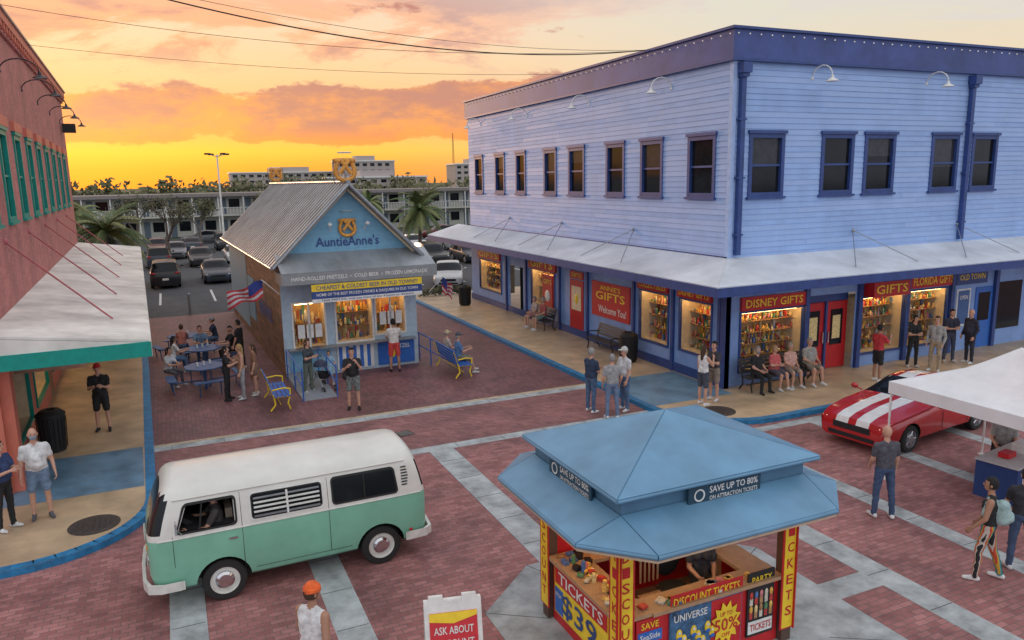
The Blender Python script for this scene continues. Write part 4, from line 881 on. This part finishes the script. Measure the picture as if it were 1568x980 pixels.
for x in (-.22,.22):
    b.tube((x,.35,1.0),(x,-.3,.18),.015,.015,GREYM,6); b.tube((x,.3,.15),(x,-.05,.6),.015,.015,GREYM,6)
    for y,r in ((-.33,.09),(.32,.11)): b.lathe((x,y,r),(1,0,0),[(0,-.02,GREYM),(r*.6,-.02,GREYM),(r,-.015,RUBBER),(r,.015,RUBBER),(r*.6,.02,GREYM),(0,.02,GREYM)],14)
b.tube((-.22,.35,1.0),(.22,.35,1.0),.018,.018,BLACK,6); b.finish('baby_stroller',loc=(3.95,23.1,0),rz=.4)
def bin_(x,y,z):
    b=B(); b.lathe((0,0,0),(0,0,1),[(.0,.02,BLACK),(.26,.02,BLACK),(.3,.85,BLACK),(.32,.87,BLACK),(.32,.92,BLACK),(.2,1.02,BLACK),(.12,1.02,BLACK),(.1,.9,DARK),(0,.9,DARK)],20)
    for i in range(20): a=i*math.pi/10; b.tube((.285*math.cos(a),.285*math.sin(a),.08),(.315*math.cos(a),.315*math.sin(a),.82),.012,.012,BLACK,4)
    b.finish('trash_can',loc=(x,y,z))
bin_(13.9,21.3,S); bin_(13.3,35.3,S); bin_(-2.95,20.3,S)
# ------------------------------------------------------------------ vehicles
def boolcut(obj,cutters):
    for cvs,cfs in cutters:
        me=bpy.data.meshes.new('c'); me.from_pydata(cvs,[],cfs); c=bpy.data.objects.new('c',me); COL.objects.link(c)
        for m in obj.data.materials: me.materials.append(m)
        me.polygons.foreach_set('material_index',[len(obj.data.materials)-1]*len(me.polygons))
        md=obj.modifiers.new('b','BOOLEAN'); md.operation='DIFFERENCE'; md.object=c; md.solver='EXACT'
        dg=bpy.context.evaluated_depsgraph_get(); m2=bpy.data.meshes.new_from_object(obj.evaluated_get(dg))
        obj.modifiers.clear(); obj.data=m2; bpy.data.objects.remove(c)
def cylcut(x,y0,y1,z,r,n=28):
    vs=[(x+r*math.cos(2*math.pi*i/n),y0,z+r*math.sin(2*math.pi*i/n)) for i in range(n)]+[(x+r*math.cos(2*math.pi*i/n),y1,z+r*math.sin(2*math.pi*i/n)) for i in range(n)]
    sgn=1 if y1>y0 else -1
    fs=[(i,(i+1)%n,(i+1)%n+n,i+n) for i in range(n)]+[tuple(range(n-1,-1,-1)),tuple(range(n,2*n))]
    if sgn>0: fs=[f[::-1] for f in fs]
    return vs,fs
def loft(b,rings,mf):
    n=len(rings[0]); o=len(b.v); b.v.extend([tuple(p) for r in rings for p in r])
    for i in range(len(rings)-1):
        for j in range(n):
            f=[o+i*n+j,o+i*n+(j+1)%n,o+(i+1)*n+(j+1)%n,o+(i+1)*n+j]
            c=[sum(b.v[k][a] for k in f)/4 for a in range(3)]
            b.f.append(f); b.mi.append(b.idx(mf(i,j,c))); b.sm.append(True)
    b.f.append([o+j for j in range(n-1,-1,-1)]); b.mi.append(b.idx(mf(0,0,rings[0][0]))); b.sm.append(True)
    k=(len(rings)-1)*n; b.f.append([o+k+j for j in range(n)]); b.mi.append(b.idx(mf(len(rings)-2,0,rings[-1][0]))); b.sm.append(True)
def wheel(b,x,y,r,wd,side,hub,rim):
    s=side
    b.lathe((x,y,r),(0,s,0),[(r*.5,-wd,RUBBER),(r*.93,-wd,RUBBER),(r,-wd*.8,RUBBER),(r,-wd*.15,RUBBER),(r*.93,0,RUBBER),(r*.66,.0,RUBBER),(r*.64,-.02,rim),(r*.60,-.05,rim),(r*.44,-.04,rim),(r*.42,-.01,hub),(r*.3,.015,hub),(0,.025,hub)],28)
MINT=mat('mint_paint',(.20,.48,.35),.32,var=.10,scale=1.5,coat=.5); VWHITE=mat('van_white',(.70,.69,.64),.35,var=.08,scale=1.5,coat=.4); VTRIM=mat('van_trim_white',(.68,.68,.64),.35)
half=[(0,.30),(.45,.29),(.72,.30),(.80,.36),(.84,.50),(.858,.70),(.862,.90),(.858,1.06),(.85,1.15),(.835,1.24),(.80,1.45),(.765,1.62),(.73,1.73),(.67,1.82),(.56,1.885),(.38,1.93),(.18,1.95),(0,1.955)]
full=half+[(-y,z) for y,z in half[-2:0:-1]]
def ring(x,s,sz=None):
    sz=sz or s; zc=1.15; out=[]
    for y,z in full:
        zz=zc+(z-zc)*sz; xx=x
        t=max(0,(zz-1.12)/.83); wN=max(0,1-x/1.1); wT=max(0,1-(4.42-x)/.9)
        xx+= .34*t**1.25*wN; xx-= .20*t**1.3*wT
        if zz<.6: xx+=.06*((.6-zz)/.3)*wN
        out.append((xx,y*s,zz))
    return out
st=[(.09,.3,.3),(.095,.6,.6),(.108,.78,.82),(.125,.86,.90),(.155,.915,.955),(.205,.955,.985),(.275,.983,.996),(.37,1,1)]+[(.37+i*.25,1,1) for i in range(1,15)]+[(4.02,1,1),(4.18,.993,.993),(4.28,.975,.98),(4.35,.94,.95),(4.39,.88,.89),(4.41,.75,.77),(4.42,.4,.4)]
b=B()
def mfv(i,j,c):
    if c[2]>1.15:
        if i<6 and 1.22<c[2]<1.76: return GLASSD
        if i>=len(st)-4 and 1.25<c[2]<1.7: return GLASSD
        return VWHITE
    return MINT
rings=[ring(*q) for q in st]; loft(b,[r for r in rings],mfv); b.idx(BLACK)
van=b.finish('van_shell')
def fixn(ob):
    bm=bmesh.new(); bm.from_mesh(ob.data); bmesh.ops.recalc_face_normals(bm,faces=bm.faces); bm.to_mesh(ob.data); bm.free()
fixn(van)
BXF=[(0,3,2,1),(4,5,6,7),(0,1,5,4),(1,2,6,5),(2,3,7,6),(3,0,4,7)]
cuts=[cylcut(wx,sy*.5,sy*1.2,.33,.40) for wx in (1.13,3.59) for sy in (-1,1)]
cuts.append(([(.54,-1.0,1.24),(1.34,-1.0,1.24),(1.34,.55,1.24),(.54,.55,1.24),(.68,-1.0,1.62),(1.34,-1.0,1.62),(1.34,.55,1.62),(.68,.55,1.62)],BXF))
boolcut(van,cuts); van.data.polygons.foreach_set('use_smooth',[True]*len(van.data.polygons)); van.data.set_sharp_from_angle(angle=math.radians(32))
vp=empty('camper_van',(-.83,12.42,0),math.radians(.8)); van.parent=vp; van.name='body_shell'
b=B()
def ys(z):
    for (y0,z0),(y1,z1) in zip(half[5:-1],half[6:]):
        if z0<=z<=z1: return y0+(y1-y0)*(z-z0)/(z1-z0)
    return .85
def rrect(x0,x1,z0,z1,r,slf=0.,slr=0.):
    pts=[]
    for cx,cz,a0 in ((x1-r,z0+r,-90),(x1-r,z1-r,0),(x0+r,z1-r,90),(x0+r,z0+r,180)):
        for k in range(5):
            a=math.radians(a0+k*22.5); px=cx+r*math.cos(a); pz=cz+r*math.sin(a); t=(pz-z0)/(z1-z0); mid=(px-x0)/(x1-x0)
            pts.append((px+slf*t*(1-mid)+slr*t*mid,pz))
    return pts
def vpane(pts,o,m,side): b.add([(x,side*(ys(z)+o),z) for x,z in pts],[tuple(range(len(pts)))],m)
def vring(a,c,o,m,side):
    n=len(a); P=[(x,side*(ys(z)+o),z) for x,z in a]+[(x,side*(ys(z)+o),z) for x,z in c]+[(x,side*(ys(z)-.03),z) for x,z in a]+[(x,side*(ys(z)-.03),z) for x,z in c]
    b.add(P,[(i,(i+1)%n,(i+1)%n+n,i+n) for i in range(n)]+[(i+2*n,(i+1)%n+2*n,(i+1)%n,i) for i in range(n)]+[(i+n,(i+1)%n+n,(i+1)%n+3*n,i+3*n) for i in range(n)],m)
for side in (-1,1):
    for k,(x0,x1,sl) in enumerate(((.50,1.38,.14),(1.56,2.70,0),(2.82,3.92,0))):
        o_=rrect(x0,x1,1.21,1.655,.07,sl if k==0 else 0,-.05 if k==2 else 0); i_=rrect(x0+.03,x1-.03,1.24,1.625,.055,sl if k==0 else 0,-.05 if k==2 else 0); j_=rrect(x0+.05,x1-.05,1.26,1.605,.05,sl if k==0 else 0,-.05 if k==2 else 0)
        vring(o_,i_,.012,VTRIM if k==1 else RUBBER,side); 
        if k==1: vring(i_,j_,.016,RUBBER,side)
        if not(k==0 and side==-1):
            vpane(i_,.006,GLASSD,side)
        if k==1:
            for q in range(5): z=1.28+q*.068; b.hexa([(x0+.07,side*(ys(z)+.012),z),(x1-.07,side*(ys(z)+.012),z),(x1-.07,side*(ys(z)+.035),z-.012),(x0+.07,side*(ys(z)+.035),z-.012),(x0+.07,side*(ys(z)+.012),z+.012),(x1-.07,side*(ys(z)+.012),z+.012),(x1-.07,side*(ys(z)+.035),z+.002),(x0+.07,side*(ys(z)+.035),z+.002)],VTRIM if q in(1,2,3) else GREYM)
            b.hexa([((x0+x1)/2-.015,side*(ys(1.25)+.01),1.25),((x0+x1)/2+.015,side*(ys(1.25)+.01),1.25),((x0+x1)/2+.015,side*(ys(1.25)+.04),1.25),((x0+x1)/2-.015,side*(ys(1.25)+.04),1.25),((x0+x1)/2-.015,side*(ys(1.6)+.01),1.6),((x0+x1)/2+.015,side*(ys(1.6)+.01),1.6),((x0+x1)/2+.015,side*(ys(1.6)+.04),1.6),((x0+x1)/2-.015,side*(ys(1.6)+.04),1.6)],VTRIM)
        if k==2: b.tube((3.35,side*(ys(1.24)+.012),1.24),(3.35,side*(ys(1.62)+.012),1.62),.014,.014,RUBBER,5)
        if k==0: b.tube((.84,side*(ys(1.24)+.0),1.24),(.90,side*(ys(1.62)),1.62),.013,.013,RUBBER,5)
    for q in range(7): vpane(rrect(3.98,4.10-.008*abs(q-3),1.32+q*.048,1.342+q*.048,.006),.012,BLACK,side)
    b.path([V((x,side*(ys(1.15)*(1 if .42<x<4.1 else .985)+.004),1.155)) for x in np.linspace(.25,4.3,22)],.012,VTRIM,5)
    b.path([V((x,side*(ys(1.72)*(1 if .6<x<4. else .99)+.012),1.72)) for x in np.linspace(.5,4.05,18)],.016,VWHITE,5)
    for x,z0_,z1_ in ((.46,.72,1.2),(1.44,.45,1.68),(2.76,.45,1.66),(2.76,.45,1.1)):
        b.path([V((x,side*(ys(max(z,.7))+.0015),z)) for z in np.linspace(z0_,z1_,8)],.004,BLACK,4)
    b.path([V((x,side*(.862),.46)) for x in (1.6,2.2,3.1)],.004,BLACK,4)
    b.bc((1.3,side*.875,1.02),(.12,.03,.025),CHROME); b.bc((4.2,side*.79,.95),(.02,.1,.2),RED)
    b.ball((.32,side*.80,.98),(.05,.04,.03),mat('amber',(.8,.3,.02),.3)); b.ball((4.1,side*.85,.52),(.035,.012,.025),RED,8,6)
    for x in (1.13,3.59): wheel(b,x,side*.83,.33,.19,side,CHROME,VTRIM)
    b.tube((.60,side*.84,1.2),(.52,side*1.0,1.38),.01,.01,CHROME,5); b.bc((.52,side*1.02,1.4),(.03,.12,.17),CHROME)
    b.lathe((.14,side*.56,.82),(-1,0,0),[(.13,-.08,CHROME),(.13,.035,CHROME),(.11,.045,CHROME),(.10,.04,GREYM),(0,.06,WHITE)],20)
    b.bc((.12,side*.58,1.03),(.05,.2,.07),mat('amber',(.8,.3,.02),.3))
def bump(sgn,pts):
    z0_,z1_=.36,.50; n=len(pts); P=[]
    for px,py in pts: P+= [(px,py,z0_),(px,py,z1_),(px+sgn*.05,py*.985,z1_),(px+sgn*.05,py*.985,z0_)]
    for i in range(n-1):
        a=i*4; c=a+4
        b.add([P[a],P[a+1],P[a+2],P[a+3],P[c],P[c+1],P[c+2],P[c+3]],[(0,4,5,1),(1,5,6,2),(2,6,7,3),(3,7,4,0)],VTRIM)
bump(1,[(.52,-.90),(.24,-.895),(.07,-.82),(-.0,-.6),(-.02,0),(-.0,.6),(.07,.82),(.24,.895),(.52,.90)])
bump(-1,[(4.05,-.90),(4.36,-.88),(4.48,-.78),(4.52,-.4),(4.52,.4),(4.48,.78),(4.36,.88),(4.05,.90)])
b.lathe((.09,0,1.0),(-1,0,0),[(.13,0,VTRIM),(.15,.02,VTRIM),(.13,.03,VTRIM),(.12,.01,MINT),(0,.01,MINT)],24)
b.bc((.08,0,.62),(.03,.5,.12),WHITE)
b.tube((.16,-.35,1.26),(.30,-.05,1.5),.008,.008,BLACK,4); b.tube((.16,.25,1.26),(.30,.5,1.48),.008,.008,BLACK,4)
b.bx(.9,3.9,-.5,.5,.18,.32,BLACK)
SEAT=mat('seat_tan',(.25,.2,.15),.8); b.bc((1.28,-.38,1.25),(.10,.42,.28),SEAT); b.tube((.66,-.42,1.25),(.70,-.42,1.31),.17,.17,BLACK,16)
b.finish('trim_wheels_glass',vp)
person('driver',.30,11.90,272,h=1.7,z=.42,legs=SIT,arms=((35,20,55,10),(45,10,50,0)),shirt=(.04,.035,.035),pants=JEAN,skin='m',hair='black',lean=4)
def car(name,x,y,rz,paint,kind='sedan',L=4.6,W=1.8,stripe=None):
    w=W/2
    if kind=='sedan': prof=[(0,.50,.62,.80),(.08,.60,.70,.90),(.5,.70,.80,.97),(1.25,.86,.90,1.),(1.45,.88,.93,1.),(2.05,.90,1.36,1.),(2.6,.91,1.44,1.),(3.3,.92,1.38,1.),(3.85,.93,1.10,1.),(4.0,.94,1.02,.99),(4.45,.90,.98,.95),(4.56,.80,.92,.88),(4.6,.65,.75,.82)]
    if kind=='suv': prof=[(0,.60,.75,.82),(.08,.80,.88,.92),(.5,.90,.98,.97),(1.1,1.0,1.06,1.),(1.25,1.02,1.08,1.),(1.75,1.04,1.60,1.),(2.4,1.05,1.70,1.),(3.6,1.05,1.70,1.),(4.2,1.04,1.64,.99),(4.42,1.03,1.25,.97),(4.5,1.0,1.15,.95),(4.57,.8,.95,.9),(4.6,.7,.8,.85)]
    if kind=='coupe': prof=[(0,.48,.58,.84),(.06,.62,.72,.90),(.3,.72,.80,.95),(.9,.80,.90,1.),(1.55,.86,.95,1.),(1.72,.88,.97,.995),(2.35,.88,1.30,.99),(2.75,.89,1.35,.99),(3.25,.90,1.31,1.),(3.85,.93,1.08,1.),(4.05,.94,1.04,1.),(4.5,.92,1.03,.96),(4.57,.82,.96,.92),(4.6,.6,.7,.88)]
    k=L/4.6; b=B(); rings=[]
    pr=[]
    for (a,c) in zip(prof[:-1],prof[1:]):
        for i in range(3): t=i/3; pr.append(tuple(a[q]+(c[q]-a[q])*t for q in range(4)))
    pr.append(prof[-1])
    for px,zs,zt_,ws in pr:
        ww=w*ws; cab=max(0,min(1,(zt_-zs-.12)/.3)); wt=ww*(.93-.20*cab); zb=.22
        hf=[(0,zb),(ww*.8,zb),(ww*.95,zb+.06),(ww*.99,.42),(ww*1.0,.60),(ww*.985,zs-.07),(ww*.955,zs),(ww*.90*(1-cab)+cab*(ww*.93),zs+.02),(wt+ (ww*.93-wt)*.15*cab,zt_-.07 if cab>0 else zs+(zt_-zs)*.6),(wt*.90,zt_-.025),(.42,zt_-.008),(.10,zt_-.001),(0,zt_)]
        rg=hf+[(-a,c) for a,c in hf[-2:0:-1]]
        rings.append([(px*k,a,c) for a,c in rg])
    cabs=[px for px,zs,zt_,ws in pr if (zt_-zs)>.3]; c0,c1=min(cabs),max(cabs)
    nr=len(rings[0])
    def mf(i,j,c):
        px=c[0]/k; a=pr[min(i,len(pr)-2)]; d_=pr[min(i+1,len(pr)-1)]; slope=(d_[2]-a[2])/max(1e-3,(d_[0]-a[0])); jj=min(j,nr-1-j)
        if jj==7 and (a[2]-a[1])>.22 and (d_[2]-d_[1])>.22:
            t=(px-c0)/(c1-c0)
            if abs(t-.45)<.025: return paint
            return GLASSD
        if jj>=8 and abs(slope)>.35 and c[2]>prof[4][2]+.02 and (abs(a[2]-a[1])>.02): return GLASSD
        if stripe and jj==10: return stripe
        return paint
    loft(b,rings,mf); b.idx(BLACK); ob=b.finish(name+'_shell'); fixn(ob)
    r=.34 if kind=='suv' else .32; wxs=(.85*k,3.62*k)
    boolcut(ob,[cylcut(wx,sy*(w-.28),sy*(w+.2),r,r+.06) for wx in wxs for sy in (-1,1)])
    ob.data.polygons.foreach_set('use_smooth',[True]*len(ob.data.polygons)); ob.data.set_sharp_from_angle(angle=math.radians(38))
    par=empty(name,(x,y,0),rz); ob.parent=par; ob.name='body_shell'; ob.location=(-L/2,0,0)
    b=B(); h0=L/2
    for wx in wxs:
        for sy in (-1,1):
            wheel(b,wx-h0,sy*(w-.02),r,.2,sy,GREYM,GREYM)
            for q in range(5): a=q*1.2566; b.tube((wx-h0,sy*(w-.02),r),(wx-h0+r*.6*math.cos(a),sy*(w-.03),r+r*.6*math.sin(a)),.03,.02,CHROME,4)
    for sy in (-1,1):
        HLm=mat('headlamp_lit',(1,.9,.7),.15,emis=3.) if kind=='coupe' else mat('headlamp_off',(.5,.5,.5),.15)
        b.ball((-h0+.12,sy*(w*.72),.62 if kind!='suv' else .8),(.09,.13,.06),HLm,12,8); b.ball((h0-.07,sy*w*.74,.80 if kind!='suv' else .98),(.06,.15,.08),mat('tail_lamp',(.35,.01,.01),.2),12,8)
        b.tube((1.62*k-h0,sy*w*.93,.95 if kind!='suv' else 1.1),(1.62*k-h0,sy*(w+.12),1.0 if kind!='suv' else 1.15),.02,.02,paint,5); b.ball((1.62*k-h0,sy*(w+.15),1.02 if kind!='suv' else 1.17),(.06,.1,.07),paint,10,6)
        b.path([V((2.05*k-h0,sy*(w+.001),z)) for z in (.35,.6,.82)],.005,BLACK,4); b.path([V((3.1*k-h0,sy*(w+.001),z)) for z in (.35,.6,.82)],.005,BLACK,4)
        b.bc((2.9*k-h0,sy*(w),.80),(.14,.02,.025),paint)
    b.bc((-h0+.03,0,.52),(.08,W*.5,.14),BLACK); b.bc((-h0+.01,0,.32),(.06,W*.62,.09),BLACK)
    b.bc((h0+.005,0,.62),(.02,.35,.13),WHITE); b.bx(-h0+.4,h0-.4,-w*.7,w*.7,.16,.24,BLACK)
    b.finish('wheels_lamps_trim',par); return par
CRED=mat('car_red',(.45,.008,.012),.25,var=.05,coat=.7)
car('sports_car',16.3,12.35,math.radians(7),CRED,'coupe',L=4.7,W=1.88,stripe=mat('stripe_white',(.75,.75,.75),.3,coat=.5))
def cp(n,c): return mat('car_'+n,c,.35,var=.05,coat=.25)
PC=[(-.4,53.6,-90,'black',(.010,.010,.012),'suv'),(2.7,54.4,90,'slate',(.02,.03,.05),'sedan'),(-3.6,55,90,'grey',(.12,.12,.13),'sedan'),(5.6,55,-90,'maroon',(.12,.015,.015),'sedan'),
 (-.8,66,-90,'slate',(.02,.03,.05),'suv'),(2.2,66,90,'black',(.010,.010,.012),'sedan'),(5.0,67,90,'white',(.55,.55,.55),'sedan'),(-3.6,67,90,'white',(.55,.55,.55),'suv'),(8,67,90,'grey',(.12,.12,.13),'sedan'),
 (-1,80,90,'maroon',(.12,.015,.015),'sedan'),(2,80,-90,'slate',(.02,.03,.05),'sedan'),(5,81,90,'black',(.010,.010,.012),'suv'),(8,80,90,'silver',(.3,.31,.32),'sedan'),(-5,82,90,'black',(.010,.010,.012),'sedan'),(3.5,91,0,'grey',(.12,.12,.13),'sedan'),(.5,74,90,'grey',(.12,.12,.13),'sedan'),
 (15.6,44.2,70,'white',(.55,.55,.55),'sedan'),(18.2,55.5,90,'black',(.010,.010,.012),'suv'),(21.5,56,90,'slate',(.02,.03,.05),'sedan'),(24,68,90,'silver',(.3,.31,.32),'sedan'),(27,69,90,'grey',(.12,.12,.13),'suv'),(21,69,90,'white',(.55,.55,.55),'sedan'),(28,82,0,'maroon',(.12,.015,.015),'sedan')]
for x,y,rz,n,c,kd in PC: car('parked_car',x,y,math.radians(rz),cp(n,c),kd)
# ------------------------------------------------------------------ tent & vendor table
b=B(); TW=mat('tent_canvas',(.74,.74,.77),.7,var=.07,scale=2,bump=.1)
tx0,tx1,ty0,ty1=13.15,16.3,7.3,10.5; tc_=V(((tx0+tx1)/2,(ty0+ty1)/2,2.95)); cs_=[(tx0,ty0),(tx1,ty0),(tx1,ty1),(tx0,ty1)]; tz=2.1
for i in range(4):
    p=V((*cs_[i],tz));q=V((*cs_[(i+1)%4],tz)); n=8
    for a in range(n):
        for c in range(n):
            def pt(u,v_):
                e=p.lerp(q,u/n); r=e.lerp(tc_,v_/n); t=v_/n; r=r.copy(); r.z-= .22*math.sin(math.pi*t)*(.6+.4*math.sin(math.pi*u/n)); return r
            b.add([pt(a,c),pt(a+1,c),pt(a+1,c+1),pt(a,c+1)],[(0,1,2,3)],TW,True)
        e0=p.lerp(q,a/n);e1=p.lerp(q,(a+1)/n); b.add([e0,e1,e1-V((0,0,.25)),e0-V((0,0,.25))],[(0,1,2,3)],TW,True)
for x,y in cs_:
    sx=.04 if x<14 else -.04; sy=.04 if y<9 else -.04
    b.tube((x+sx,y+sy,0),(x+sx,y+sy,tz),.022,.022,WHITE,8); b.bc((x+sx,y+sy,.01),(.12,.12,.02),WHITE)
b.finish('canopy_tent')
b=B(); BC=mat('table_cloth_blue',(.02,.05,.18),.8)
b.bx(-.9,.9,-.38,.38,.0,.74,BC); b.bx(-.95,.95,-.4,.4,.74,.76,mat('table_top',(.5,.5,.5),.6)); b.text('DELIVERY',(0,-.385,.45),(1,0,0),(0,0,1),1.4,.25,WHITE)
b.bc((.2,0,.85),(.4,.3,.18),WHITE); b.bc((-.4,.05,.82),(.3,.2,.1),RED)
b.finish('vendor_table',loc=(15.0,8.9,0),rz=.15)
# ------------------------------------------------------------------ background
b=B(); MW=mat('motel_wall',(.48,.47,.42),.7); MR=mat('motel_roof',(.24,.21,.20),.8); f=Fc(b,(0,104,0),(1,0,0),(0,-1,0))
f.box(-45,75,0,4.9,-8,0,MW); f.box(-46,76,4.9,5.3,-9,1.8,MR); f.box(-45,75,2.45,2.65,0,1.7,MW)
for i in range(41):
    u=-45+i*3
    f.box(u,u+.12,0,4.9,1.5,1.65,WHITE)
    for z in (0,2.65): f.box(u+.4,u+1.1,z,z+2.0,0,.03,mat('motel_door',(.12,.16,.2),.6)); f.box(u+1.4,u+2.7,z+.7,z+1.9,0,.03,GLASSD)
f.box(-45,75,3.45,3.52,1.6,1.65,WHITE)
for i in range(300): f.box(-45+i*.4,-44.95+i*.4,2.65,3.45,1.6,1.63,WHITE)
b.finish('motel')
HW=mat('hotel_wall',(.42,.36,.34),.8)
def tower(name,x,y,wd,hh,fl,rz=0.):
    b=B(); f=Fc(b,(0,0,0),(1,0,0),(0,-1,0)); f.box(-wd/2,wd/2,0,hh,-15,0,HW); n=int(wd/4)
    for k in range(fl):
        for i in range(n): f.box(-wd/2+1+i*4,-wd/2+3.2+i*4,hh*(k+.3)/fl,hh*(k+.75)/fl,0,.1,GLASSD)
    f.box(-wd/6,wd/6,hh,hh+3,-10,-2,HW); f.box(-wd/2-.5,wd/2+.5,hh,hh+.6,-15.5,.5,WHITE)
    b.finish(name,loc=(x,y,0),rz=rz)
tower('hotel',98,400,30,17,5); tower('hotel',62,420,60,12,4); tower('hotel',160,400,25,15,5); tower('hotel',230,560,22,20,6); tower('hotel',78,300,40,8,3)
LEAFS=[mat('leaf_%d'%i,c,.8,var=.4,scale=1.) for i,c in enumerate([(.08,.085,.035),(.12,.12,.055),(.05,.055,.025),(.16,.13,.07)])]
def leafcl(b,c,r,n,ls,rr,flat=.8):
    for _ in range(n):
        while True:
            q=V((rr.uniform(-1,1),rr.uniform(-1,1),rr.uniform(-1,1)))
            if q.length<1: break
        q=q*(.55+.45*rr.random()); p=V(c)+V((q.x*r,q.y*r,q.z*r*flat))
        a=V((rr.gauss(0,1),rr.gauss(0,1),rr.gauss(0,1))).normalized(); e=a.orthogonal().normalized(); s=ls*rr.uniform(.6,1.3)
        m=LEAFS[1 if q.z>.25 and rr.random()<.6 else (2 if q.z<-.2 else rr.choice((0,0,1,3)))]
        b.add([p-a*s,p+e*s*.6,p+a*s,p-e*s*.6],[(0,1,2,3)],m)
b=B(); rr=random.Random(5)
for i in range(200):
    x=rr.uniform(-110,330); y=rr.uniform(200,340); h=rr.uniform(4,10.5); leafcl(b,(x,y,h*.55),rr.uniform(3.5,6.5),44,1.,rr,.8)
b.finish('distant_trees')
b=B()
for i in range(34):
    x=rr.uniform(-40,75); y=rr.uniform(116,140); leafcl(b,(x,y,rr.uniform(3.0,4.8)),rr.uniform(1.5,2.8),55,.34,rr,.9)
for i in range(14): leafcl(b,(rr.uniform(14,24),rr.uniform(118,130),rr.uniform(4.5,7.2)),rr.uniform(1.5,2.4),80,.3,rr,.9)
b.finish('tree_row')
BARK=mat('bark',(.15,.12,.10),.9,var=.3,scale=8)
def tree(x,y,h,r,dens,seed,ls=.16,name='tree'):
    rr=random.Random(seed); b=B(); tips=[]
    def grow(p,d,l,rad,lev):
        q=p+d*l; b.tube(p,q,rad,rad*.68,BARK,7 if lev<2 else 4,caps=False)
        if lev>=2: tips.append(q); tips.append(p.lerp(q,.5))
        if lev==4: return
        for _ in range(3 if lev<3 else 2):
            nd=(d+V((rr.uniform(-.75,.75),rr.uniform(-.75,.75),rr.uniform(-.15,.45)))).normalized(); grow(q,nd,l*rr.uniform(.62,.8),rad*.62,lev+1)
    grow(V((0,0,0)),V((rr.uniform(-.08,.08),0,1)).normalized(),h*.30,.16*h/6,0)
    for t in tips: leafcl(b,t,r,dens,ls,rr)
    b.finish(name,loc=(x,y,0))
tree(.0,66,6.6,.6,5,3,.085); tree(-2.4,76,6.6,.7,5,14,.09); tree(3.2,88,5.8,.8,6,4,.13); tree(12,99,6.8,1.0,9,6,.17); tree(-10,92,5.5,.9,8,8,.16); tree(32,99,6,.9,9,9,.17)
def palm(x,y,h,fl,seed,nf=30):
    rr=random.Random(seed); b=B(); PL=mat('palm_leaf',(.075,.12,.035),.6,var=.3); PL2=mat('palm_leaf_light',(.20,.22,.08),.6,var=.3)
    pr=V((0,0,0)); n=8
    for i in range(n):
        q=V((.1*math.sin(i*.3),0,h*(i+1)/n)); b.tube(pr,q,.17-.004*i,.165-.004*i,BARK,9); b.tube(q-V((0,0,.05)),q,.19,.16,BARK,9,caps=False); pr=q
    for k in range(nf):
        a=rr.uniform(0,6.283); el=rr.uniform(-.35,1.25); d=V((math.cos(a)*math.cos(el),math.sin(a)*math.cos(el),math.sin(el))); p=pr.copy(); m=PL if rr.random()<.6 else PL2
        side=V((-math.sin(a),math.cos(a),0)); seg=10; l=fl*rr.uniform(.8,1.1)/seg
        for i in range(seg):
            q=p+d*l; b.tube(p,q,.022,.018,PL2,4,caps=False)
            for sgn in (-1,1):
                for t in (.15,.5,.85):
                    o=p.lerp(q,t); ll=.55*math.sin(math.pi*(.12+.86*(i+t)/seg))+.06; tip=o+side*sgn*ll*.75+d*ll*.55+V((0,0,-.35*ll)); b.add([o-d*.05,o+d*.05,tip],[(0,1,2)],m)
            p=q; d=(d+V((0,0,-.17))).normalized()
    b.finish('palm_tree',loc=(x,y,0))
palm(-3.4,50,3.7,2.8,2,44); palm(19.4,62,3.9,3.0,3,44); palm(-6.5,66,4.2,2.6,6); palm(21.5,88,4,2.6,9)
b=B(); b.tube((0,0,0),(0,0,9.2),.11,.07,WHITE,10); b.bx(-.3,.3,-.3,.3,0,.7,CONC)
for a in range(4):
    t=a*math.pi/2+.5; d=V((math.cos(t),math.sin(t),0)); b.tube((0,0,9.0),V((0,0,9.2))+d*.8,.03,.03,GREYM,6); b.bc(V((0,0,9.25))+d*1.0,(.5,.3,.16),BLACK,rz=t)
b.finish('street_lamp',loc=(5.0,80,0))
b=B(); b.path([V((0,0,0)),V((0,0,3.2))],.06,YEL,8); b.bc((0,0,3.4),(.1,.1,.5),BLACK); b.finish('marker_post',loc=(6.2,70,0))
b=B()
for i in range(4):
    a=i*math.pi/2; b.tube((math.cos(a)*1.2,math.sin(a)*1.2,0),(math.cos(a)*.3,math.sin(a)*.3,42),.12,.08,BLACK,4)
for k in range(20): b.tube((-1.2+k*.045,0,k*2.),(1.2-k*.045,0,k*2+2.),.06,.06,BLACK,4); 
b.finish('radio_mast',loc=(205,560,0))
b=B(); rr=random.Random(21)
for i in range(10): leafcl(b,(12.2+i*.25,39.2+rr.uniform(-.2,.2),.35),.35,60,.07,rr)
b.finish('hedge')
b=B(); b.tube((0,0,0),(0,0,1.0),.07,.07,GREYM,10); b.ball((0,0,1.0),.07,GREYM,10,6); b.finish('bollard',loc=(.65,40.5,0))
b=B()
def cable(p,q,sag,r):
    p=V(p);q=V(q); n=40; b.path([p.lerp(q,i/n)-V((0,0,sag*4*(i/n)*(1-i/n))) for i in range(n+1)],r,BLACK,5)
cable((-3.4,18.2,11.0),(14.4,21.2,10.27),.85,.016); cable((-3.6,30,10.9),(14.4,27,10.27),.3,.007); cable((-3.5,24,10.95),(14.4,21.3,10.27),.5,.007); cable((-3.4,18.4,11.0),(14.4,21.2,10.27),.60,.006)
b.finish('overhead_cable')
